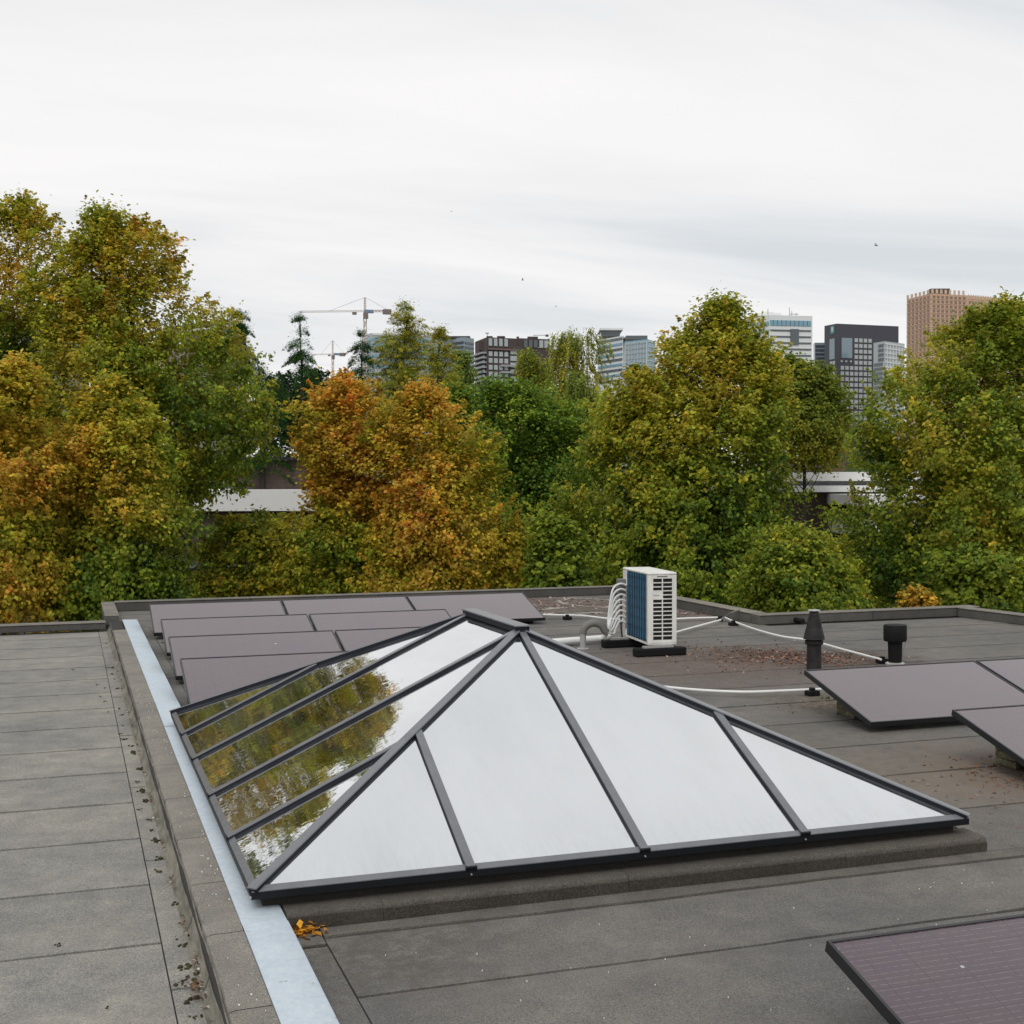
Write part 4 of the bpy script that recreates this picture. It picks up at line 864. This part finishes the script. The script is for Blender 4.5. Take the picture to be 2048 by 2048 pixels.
house('flat_roofed_house', 'white edged house showing through the gap in the orange tree',
      [('wall', M_brick, (790, 900, 1012, 0, 56, 7, GROUND)), ('roof_edge', M_roofedge, (785, 905, 975, 1011, 55.7, 7.6))], 840, 56)
house('brick_garage', 'low brown brick wall seen under the left trees past the solar panels',
      [('wall', M_brick, (150, 620, 1142, 0, 34, 5, GROUND)), ('roof_edge', M_dark, (148, 622, 1136, 1141, 33.9, 5.2))], 320, 34)
house('flat_roofed_house', 'white roofed house with brown box and chimney between the right trees',
      [('wall', M_brick, (1480, 1840, 985, 0, 56, 9, GROUND)), ('roof_edge', M_roofedge, (1470, 1850, 944, 962, 55.6, 9.8)), ('window_band', M_dark, (1485, 1838, 962.5, 970, 55.9, 8)), ('balcony_front', M_roofedge, (1475, 1845, 971, 984, 55.5, 9.8)),
       ('roof_box', M_brown, (1610, 1690, 915, 943, 58, 4)), ('roof_box_cap', M_dark, (1606, 1694, 911, 914.5, 57.8, 4.4)), ('chimney', M_roofedge, (1638, 1652, 900, 910.5, 59, .5)), ('chimney', M_roofedge, (1625, 1635, 904, 910.5, 59, .5))], 1640, 56)
hp = [('wall', M_brick, (1740, 2200, 1110, 0, 50, 9, GROUND)), ('roof_edge', M_roofedge, (1735, 2210, 990, 1012, 49.6, 9.8)), ('upper_wall', M_dark, (1745, 2195, 1012.5, 1040, 49.9, 9)), ('balcony_front', M_roofedge, (1738, 2205, 1041, 1075, 49.6, 9.8)), ('window_band', M_dark, (1745, 2195, 1076, 1109, 49.9, 8.8))]
for k in range(6): hp.append(('window_post', M_roofedge, (1760 + k * 75, 1772 + k * 75, 1076, 1109, 49.75, .1)))
house('row_house', 'pale house with long balconies glimpsed through the right edge tree', hp, 1900, 50)

# ---------------------------------------------------------------- skyline
def cmat(name, c, rough=.5, **k): return material(name, c, rough, **k)
K_dark = cmat('anthracite_cladding', (.052, .052, .068)); K_win = cmat('pale_window', (.42, .44, .44), .2); K_gl = cmat('blue_grey_glass', (.20, .27, .31), .12, spec=.8); K_white = cmat('white_cladding', (.72, .74, .74), .5)
K_band = cmat('dark_glass_band', (.07, .09, .10), .15, spec=.8); K_orange = cmat('orange_brick_facade', (.60, .40, .27), .8); K_orwin = cmat('brown_window', (.24, .16, .13), .3); K_ledge = cmat('pale_ledge', (.62, .48, .38), .7)
K_teal = cmat('teal_glass', (.16, .34, .44), .12, spec=.8); K_brick = cmat('dark_brick', (.075, .055, .055), .85); K_bal = cmat('grey_balcony', (.33, .33, .35), .6); K_beige = cmat('beige_concrete', (.24, .22, .185), .8); K_glassy = cmat('silver_glass', (.38, .42, .43), .18, spec=.7)
def far_block(name, label, xl, xc, xr, ytop_c, dL, dC, dR, mat, cat='building', depth_px=None, zbase=GROUND):
    """corner building: faces xl..xc and xc..xr, roof height from the top pixel at the corner"""
    zt = at(xc, ytop_c, dC).z
    L, C_, R = at(xl, 963, dL), at(xc, 963, dC), at(xr, 963, dR)
    for p in (L, C_, R): p.z = 0
    t = thing(name, (C_.x, C_.y, GROUND), label, cat)
    D4 = L + R - C_
    q = [Vector((p.x, p.y, GROUND)) for p in (C_, R, D4, L)]
    MB().prism(q, (0, 0, 1), zt - GROUND).build('wall', mat, t)
    def face(side, u0, u1, y0, y1, nm, m2, out=.35, shared=None, sub=None):
        """piece on a face; u in pixels, y in pixels read at the corner depth"""
        A, B = (L, C_) if side == 'L' else (C_, R); xa, xb = (xl, xc) if side == 'L' else (xc, xr)
        def pt(u, y):
            w = (u - xa) / (xb - xa); dA, dB = (dL, dC) if side == 'L' else (dC, dR)
            w = w * dA / (w * dA + (1 - w) * dB) if False else w / (w + (1 - w) * dB / dA)
            p = A.lerp(B, w); return Vector((p.x, p.y, at(xc, y, dC).z))
        n = (B - A).cross(Vector((0, 0, 1))).normalized(); 
        if n.dot(EYE - A) < 0: n = -n
        a, b = pt(u0, y0), pt(u1, y1); p = [Vector((a.x, a.y, b.z)), Vector((b.x, b.y, b.z)), Vector((b.x, b.y, a.z)), Vector((a.x, a.y, a.z))]
        return MB().prism([x - n * .1 for x in p], n, out + .1).build(nm, m2, sub or t)
    return t, face, zt
# dark tower with square windows
t, fc, zt = far_block('office_tower', 'dark grey office tower with a grid of pale square windows', 1648, 1672, 1796, 648, 812, 800, 815, K_dark)
fc('R', 1682, 1703, 676, 716, 'glass_panel', K_gl)
fc('L', 1659, 1669, 677, 718, 'glass_panel', K_gl)
for r_ in range(19):
    y = 676 + r_ * 11.2
    for c_ in range(4): fc('R', 1708 + c_ * 9.1, 1714.6 + c_ * 9.1, y, y + 7.6, 'window', K_win)
    if r_ in (4,) or r_ >= 5:
        for c_ in range(3):
            h_ = 7.6 if r_ > 4 else 3.5; fc('R', 1680.5 + c_ * 9.2, (1687 if r_ > 4 else 1684) + c_ * 9.2, y, y + h_, 'window', K_win)
em = fc('L', 1661.5, 1668, 652, 667, 'emblem', cmat('emblem_teal', (.10, .30, .30)), out=.5)
fc('L', 1664, 1667, 654, 663, 'emblem_inset', cmat('emblem_pale', (.55, .62, .6)), out=.8)
for (a, b) in ((1660, 1664), (1665.5, 1669.5)): 
    for r_ in range(4): fc('L', a, b, 722 + r_ * 11, 729 + r_ * 11, 'window', K_win)
t, fc, zt = far_block('office_block', 'silver glass block standing before the dark tower on its right', 1746, 1768, 1808, 683, 770, 760, 775, K_glassy)
for r_ in range(12):
    y = 687 + r_ * 9.2; fc('R', 1769, 1807, y, y + 2.2, 'window_band', K_white); fc('L', 1756 if r_ < 4 else 1748, 1760 if r_ < 4 else 1764, y + 1, y + 7, 'window', K_band)
    if r_ < 4: fc('L', 1761.5, 1766, y + 1, y + 7, 'window', K_band)
for k_ in range(6): fc('R', 1772 + k_ * 6, 1772.7 + k_ * 6, 686, 790, 'mullion', K_white, .5)
t, fc, zt = far_block('office_block', 'low blue glass link between the white office and the dark tower', 1626, 1629, 1662, 686, 835, 830, 830, K_gl)
for r_ in range(5): fc('R', 1630, 1660, 691 + r_ * 8, 695 + r_ * 8, 'window_band', K_dark)
# white office
t, fc, zt = far_block('office_block', 'white office block with long window bands and rooftop masts', 1478, 1538, 1624, 631, 745, 720, 725, K_white)
fc('R', 1539, 1621, 641, 651.5, 'window_band', K_teal); fc('L', 1484, 1537, 643, 652, 'window_band', K_teal)
for k_ in range(9): fc('R', 1545 + k_ * 8.5, 1546 + k_ * 8.5, 641, 651.5, 'mullion', K_band, .5)
for r_ in range(5):
    y = 659.5 + r_ * 12.4; fc('R', 1540 if r_ < 3 else 1570, 1621, y, y + 3.2, 'window_band', K_band); fc('L', 1486 + r_ * 8, 1537, y, y + 3.0, 'window_band', K_teal)
fc('R', 1580, 1596, 658, 689, 'stair_window', K_band, .8)
def on_roof(t, px0, px1, py0, py1, d, mat, nm, thick=6):
    m_, _ = oriented_box(px0, px1, py0, py1, d, thick); return m_.build(nm, mat, t)
on_roof(t, 1511, 1562, 626, 631, 735, K_white, 'roof_box', 12); on_roof(t, 1532, 1548, 624, 626, 735, K_white, 'roof_box', 8)
for (x, y0) in ((1535.5, 618), (1578.5, 615), (1583, 622), (1592, 626)): on_roof(t, x, x + 1.2, y0, 633, 728, K_bal, 'mast', .3)
on_roof(t, 1578, 1597, 627.5, 629, 728, K_bal, 'antenna_arm', .3)
# orange tower
t, fc, zt = far_block('residential_tower', 'tall orange brick tower with close grid of windows and notched top', 1812, 1860, 1932, 588, 980, 950, 960, K_orange)
for r_ in range(13):
    y = 592 + r_ * 9.3
    for c_ in range(6): fc('L', 1815.5 + c_ * 7.6, 1819 + c_ * 7.6, y, y + 4.6, 'window', K_orwin)
    for c_ in range(8): fc('R', 1864 + c_ * 8.6, 1868.5 + c_ * 8.6, y, y + 4.8, 'window', K_orwin)
    fc('L', 1813, 1859.5, y + 6.0, y + 6.8, 'ledge', K_ledge); fc('R', 1860.5, 1931, y + 6.0, y + 6.8, 'ledge', K_ledge)
for c_ in range(8): fc('R', 1861 + c_ * 8.8, 1865 + c_ * 8.8, 579.5, 587.5, 'battlement', K_ledge)
for c_ in range(6): fc('L', 1812.5 + c_ * 8, 1816.5 + c_ * 8, 580.5, 587.5, 'battlement', K_ledge)
on_roof(t, 1862, 1900, 577, 588, 975, M_brown, 'roof_box', 10)
t, fc, zt = far_block('residential_tower', 'lower orange wing stepping back behind the orange tower', 1930, 1932, 1992, 592, 990, 985, 1000, K_orange)
for c_ in range(12): fc('R', 1934 + c_ * 4.9, 1936 + c_ * 4.9, 590, 599, 'battlement', K_ledge)
for r_ in range(6):
    for c_ in range(9): fc('R', 1936 + c_ * 6.2, 1939 + c_ * 6.2, 603 + r_ * 9.3, 607.6 + r_ * 9.3, 'window', K_orwin)
# glass offices behind the willow
t, fc, zt = far_block('office_block', 'white office with stacked window bands right of the willow', 1195, 1246, 1252, 672, 640, 620, 630, K_white)
for r_ in range(9): fc('L', 1197, 1245, 675 + r_ * 10.3, 679.5 + r_ * 10.3, 'window_band', K_teal if r_ % 2 else K_band)
on_roof(t, 1200, 1246, 656, 660, 630, K_white, 'roof_slab', 20); on_roof(t, 1202, 1240, 660.5, 671.5, 632, K_band, 'top_storey', 16)
t, fc, zt = far_block('office_block', 'pale blue glass office with fine vertical fins', 1250, 1295, 1311, 679, 600, 590, 600, K_teal)
for k_ in range(15): fc('L', 1252 + k_ * 3, 1252.5 + k_ * 3, 682, 742, 'fin', K_white, .5)
for r_ in range(6): fc('R', 1295.5, 1310.5, 683 + r_ * 9.5, 684 + r_ * 9.5, 'floor_line', K_white); fc('L', 1251, 1294, 686 + r_ * 10, 686.7 + r_ * 10, 'floor_line', K_band, .3)
on_roof(t, 1252, 1295, 671, 678.5, 612, K_band, 'top_storey', 14)
# dark brick apartments
t, fc, zt = far_block('apartment_block', 'dark brick apartment block with curved grey balconies', 951, 975, 1036, 675, 470, 455, 460, K_brick)
for c_ in range(4): fc('R', 978 + c_ * 10.4, 984.5 + c_ * 10.4, 677, 692, 'window', K_glassy)
for r_ in range(5):
    y = 703 + r_ * 13.5
    for c_ in range(4): fc('R', 978 + c_ * 10.4, 985 + c_ * 10.4, y, y + 9.5, 'window', K_glassy)
    fc('R', 1021, 1034, y - 6, y + 4, 'window', K_glassy)
for r_ in range(6):
    y = 704 + r_ * 9.5; fc('L', 951 - 1, 974, y, y + 3.5, 'balcony', K_bal, 1.8); fc('L', 954, 972, y + 4, y + 8.5, 'window', K_band)
fc('R', 976, 1036, 697, 700, 'ledge', cmat('brown_ledge', (.16, .11, .10)), .8)
fc('R', 1000, 1030, 729, 733, 'balcony', K_bal, 1.5); fc('R', 1000, 1030, 742, 746, 'balcony', K_bal, 1.5)
on_roof(t, 973, 985, 672, 675, 458, K_brick, 'roof_box', 5); on_roof(t, 994, 1010, 672, 675, 458, K_brick, 'roof_box', 5); on_roof(t, 1033, 1038, 673, 690, 462, K_brick, 'chimney', 2); on_roof(t, 974, 975, 666, 673, 458, K_dark, 'antenna', .3); on_roof(t, 970.5, 978, 665.5, 667, 458, K_dark, 'antenna', .3)
on_roof(t, 958, 974, 682, 700, 459, K_brick, 'roof_box', 6)
t, fc, zt = far_block('apartment_block', 'second dark brick apartment block half hidden by the yellow willow', 1036, 1039, 1100, 677, 485, 480, 484, K_brick)
for c_ in range(2): fc('R', 1079 + c_ * 10, 1086.5 + c_ * 10, 680, 695, 'window', K_glassy)
for c_ in range(3): fc('R', 1048 + c_ * 10, 1055 + c_ * 10, 680, 695, 'window', K_band)
on_roof(t, 1055, 1076, 673, 677, 482, K_brick, 'roof_box', 5); on_roof(t, 1066, 1098, 670, 670.8, 482, K_dark, 'antenna', .3); on_roof(t, 1091, 1097, 669, 673, 482, K_dark, 'roof_box', 1)
# grey office left of them, and the white glass one behind the larch
t, fc, zt = far_block('office_block', 'grey blue glass office left of the brick apartments', 885, 930, 949, 675, 560, 550, 556, K_gl)
for r_ in range(9): fc('L', 906, 928, 683 + r_ * 9, 687.5 + r_ * 9, 'window_band', K_dark); fc('R', 931, 948, 684 + r_ * 9, 688 + r_ * 9, 'window_band', K_band)
on_roof(t, 890, 940, 672, 675.5, 552, K_dark, 'roof_slab', 12)
t, fc, zt = far_block('office_block', 'white and pale blue office behind the golden conifers', 725, 745, 888, 667, 700, 690, 700, K_glassy)
fc('R', 746, 887, 676, 682, 'window_band', K_teal); fc('R', 746, 887, 668, 671, 'ledge', K_white)
for r_ in range(5): fc('R', 746, 887, 687 + r_ * 11, 692 + r_ * 11, 'window_band', K_teal); fc('L', 726, 744, 678 + r_ * 11, 683 + r_ * 11, 'window_band', K_teal)
# beige block at left
t, fc, zt = far_block('apartment_block', 'beige flat roofed block behind the tall left trees', 330, 460, 494, 639, 158, 150, 155, K_beige)
fc('L', 331, 459, 641, 646, 'ledge', cmat('brown_band', (.13, .11, .09)), .2); fc('L', 331, 459, 651, 655, 'ledge', K_white, .3); fc('L', 331, 459, 659, 672, 'window_band', K_band, .1)
fc('L', 331, 459, 674, 679, 'ledge', K_white, .3); fc('R', 461, 493, 645, 700, 'panel', cmat('dark_panel', (.12, .11, .10)), .1)
on_roof(t, 459, 462, 637, 660, 149.4, K_bal, 'corner_post', .4)
t, fc, zt = far_block('apartment_block', 'pale flats glimpsed through the crowns at the left edge', -60, 60, 180, 636, 190, 180, 185, K_beige)
for r_ in range(3): fc('L', -58, 59, 645 + r_ * 18, 650 + r_ * 18, 'ledge', K_white, .3); fc('R', 61, 179, 645 + r_ * 18, 650 + r_ * 18, 'ledge', K_white, .3)

# cranes
K_cr = cmat('pale_crane_paint', (.66, .60, .54), .6); K_crd = cmat('crane_dark_steel', (.20, .16, .15), .6); K_blue = cmat('crane_cab_blue', (.16, .25, .36))  # second tone is plain dark steel, shared with the birds
def lattice(P, Q, w, r, n):
    m = MB(); P, Q = Vector(P), Vector(Q); d = (Q - P).normalized(); a = Vector((0, 0, 1)) if abs(d.z) < .9 else Vector((rgt.x, rgt.y, 0)).normalized(); sd = d.cross(a).normalized(); a = sd.cross(d).normalized()
    cs = [sd * w / 2 + a * w / 2, -sd * w / 2 + a * w / 2, -sd * w / 2 - a * w / 2, sd * w / 2 - a * w / 2]
    for c_ in cs: m.beam(P + c_, Q + c_, a, r * 2, r * 2, -r)
    for i in range(n):
        p, q = P.lerp(Q, i / n), P.lerp(Q, (i + 1) / n)
        for k_ in range(4): m.beam(p + cs[k_], q + cs[(k_ + 1) % 4], d.cross(cs[k_]), r * 1.2, r * 1.2, 0)
    return m
def crane(label, mast_px, y_top, y_jib, y_base, jx0, jx1, d, sw):
    b = at(mast_px, y_base, d); m = d / F_PX; t = thing('tower_crane', (b.x, b.y, GROUND), label, 'crane')
    J = at(mast_px, y_jib, d); T = at(mast_px, y_top, d); B0 = Vector((J.x, J.y, GROUND))
    lattice(B0, J, sw, .16 * sw, 22).build('mast', K_cr, t); lattice(J + Vector((0, 0, .5)), Vector((J.x, J.y, T.z)), sw * .6, .13 * sw, 5).build('tower_top', K_cr, t)
    A = at(jx0, y_jib + 1.5, d); C_ = at(jx1, y_jib, d)
    lattice(J, A, sw * .55, .05 * sw, 26).build('jib', K_cr, t); lattice(J, C_, sw * .62, .12 * sw, 8).build('counter_jib', K_cr, t)
    e_ = at(jx1 - 4, y_jib, d); MB().box(e_.x - 2 * sw, e_.x + 1.2 * sw, e_.y - 1, e_.y + 1, e_.z - 1.3 * sw, e_.z + .6 * sw).build('counterweight', K_crd, t)
    c_ = at(mast_px + 9, y_jib - .6, d); MB().box(c_.x - 2 * sw, c_.x + 1.6 * sw, c_.y - .9, c_.y + .9, c_.z - .9 * sw, c_.z + .3 * sw).build('winch', K_blue, t)
    MB().box(J.x - .9 * sw, J.x + .9 * sw, J.y - 2, J.y - .6, J.z - 3.2 * sw, J.z - .8 * sw).build('cab', K_crd, t)
    Tt = Vector((J.x, J.y, T.z))
    for tgt in (J.lerp(A, .55), C_): MB().beam(Tt, tgt, (0, 0, 1), .09 * sw, .09 * sw).build('tie_bar', K_crd, t)
    k_ = J.lerp(A, .16); MB().box(k_.x - .8, k_.x + .8, k_.y - .6, k_.y + .6, k_.z - 1.4, k_.z - .4).build('trolley', K_crd, t)
crane('tall pale tower crane with long level jib above the golden conifer', 730, 595, 622, 700, 598, 780, 520, 1.0)
crane('smaller distant tower crane low in the gap between conifers', 665.5, 681, 708, 760, 622, 690, 900, 1.15)
# birds
def bird(px, py, d, s, label, roll=.3):
    c_ = at(px, py, d); m = MB(); R_, U_, Fv = rgt, Vector((0, 0, 1)), Vector((fwd.x, fwd.y, 0))
    m.tube([c_ - R_ * .5 * s, c_ - R_ * .25 * s, c_ + R_ * .15 * s, c_ + R_ * .45 * s, c_ + R_ * .6 * s], [.02 * s, .10 * s, .12 * s, .07 * s, .01 * s], 6)
    for sg in (1, -1):
        a = c_ + R_ * .2 * s; b = c_ - R_ * .12 * s; k_ = (c_ + Fv * .45 * s * sg + U_ * (.30 + roll * sg) * s); e_ = c_ + Fv * .95 * s * sg + U_ * (.22 + roll * sg) * s - R_ * .2 * s
        m.add([a, b, k_ - R_ * .12 * s, k_ + R_ * .16 * s, e_, a - U_ * .02 * s, b - U_ * .02 * s], [(0, 1, 2, 3), (3, 2, 4), (0, 5, 6, 1)])
    m.build('bird', K_crd, loc=c_, label=label, category='bird', group='birds in the sky')
bird(1752, 491, 110, .36, 'small dark bird highest at right above the towers'); bird(1045, 560, 120, .27, 'tiny dark bird in the middle of the sky above the willow', -.3)
bird(1112, 613, 140, .2, 'tiny speck of a bird just above the willow top'); bird(903, 423, 160, .2, 'faintest distant bird speck left of the sky centre')
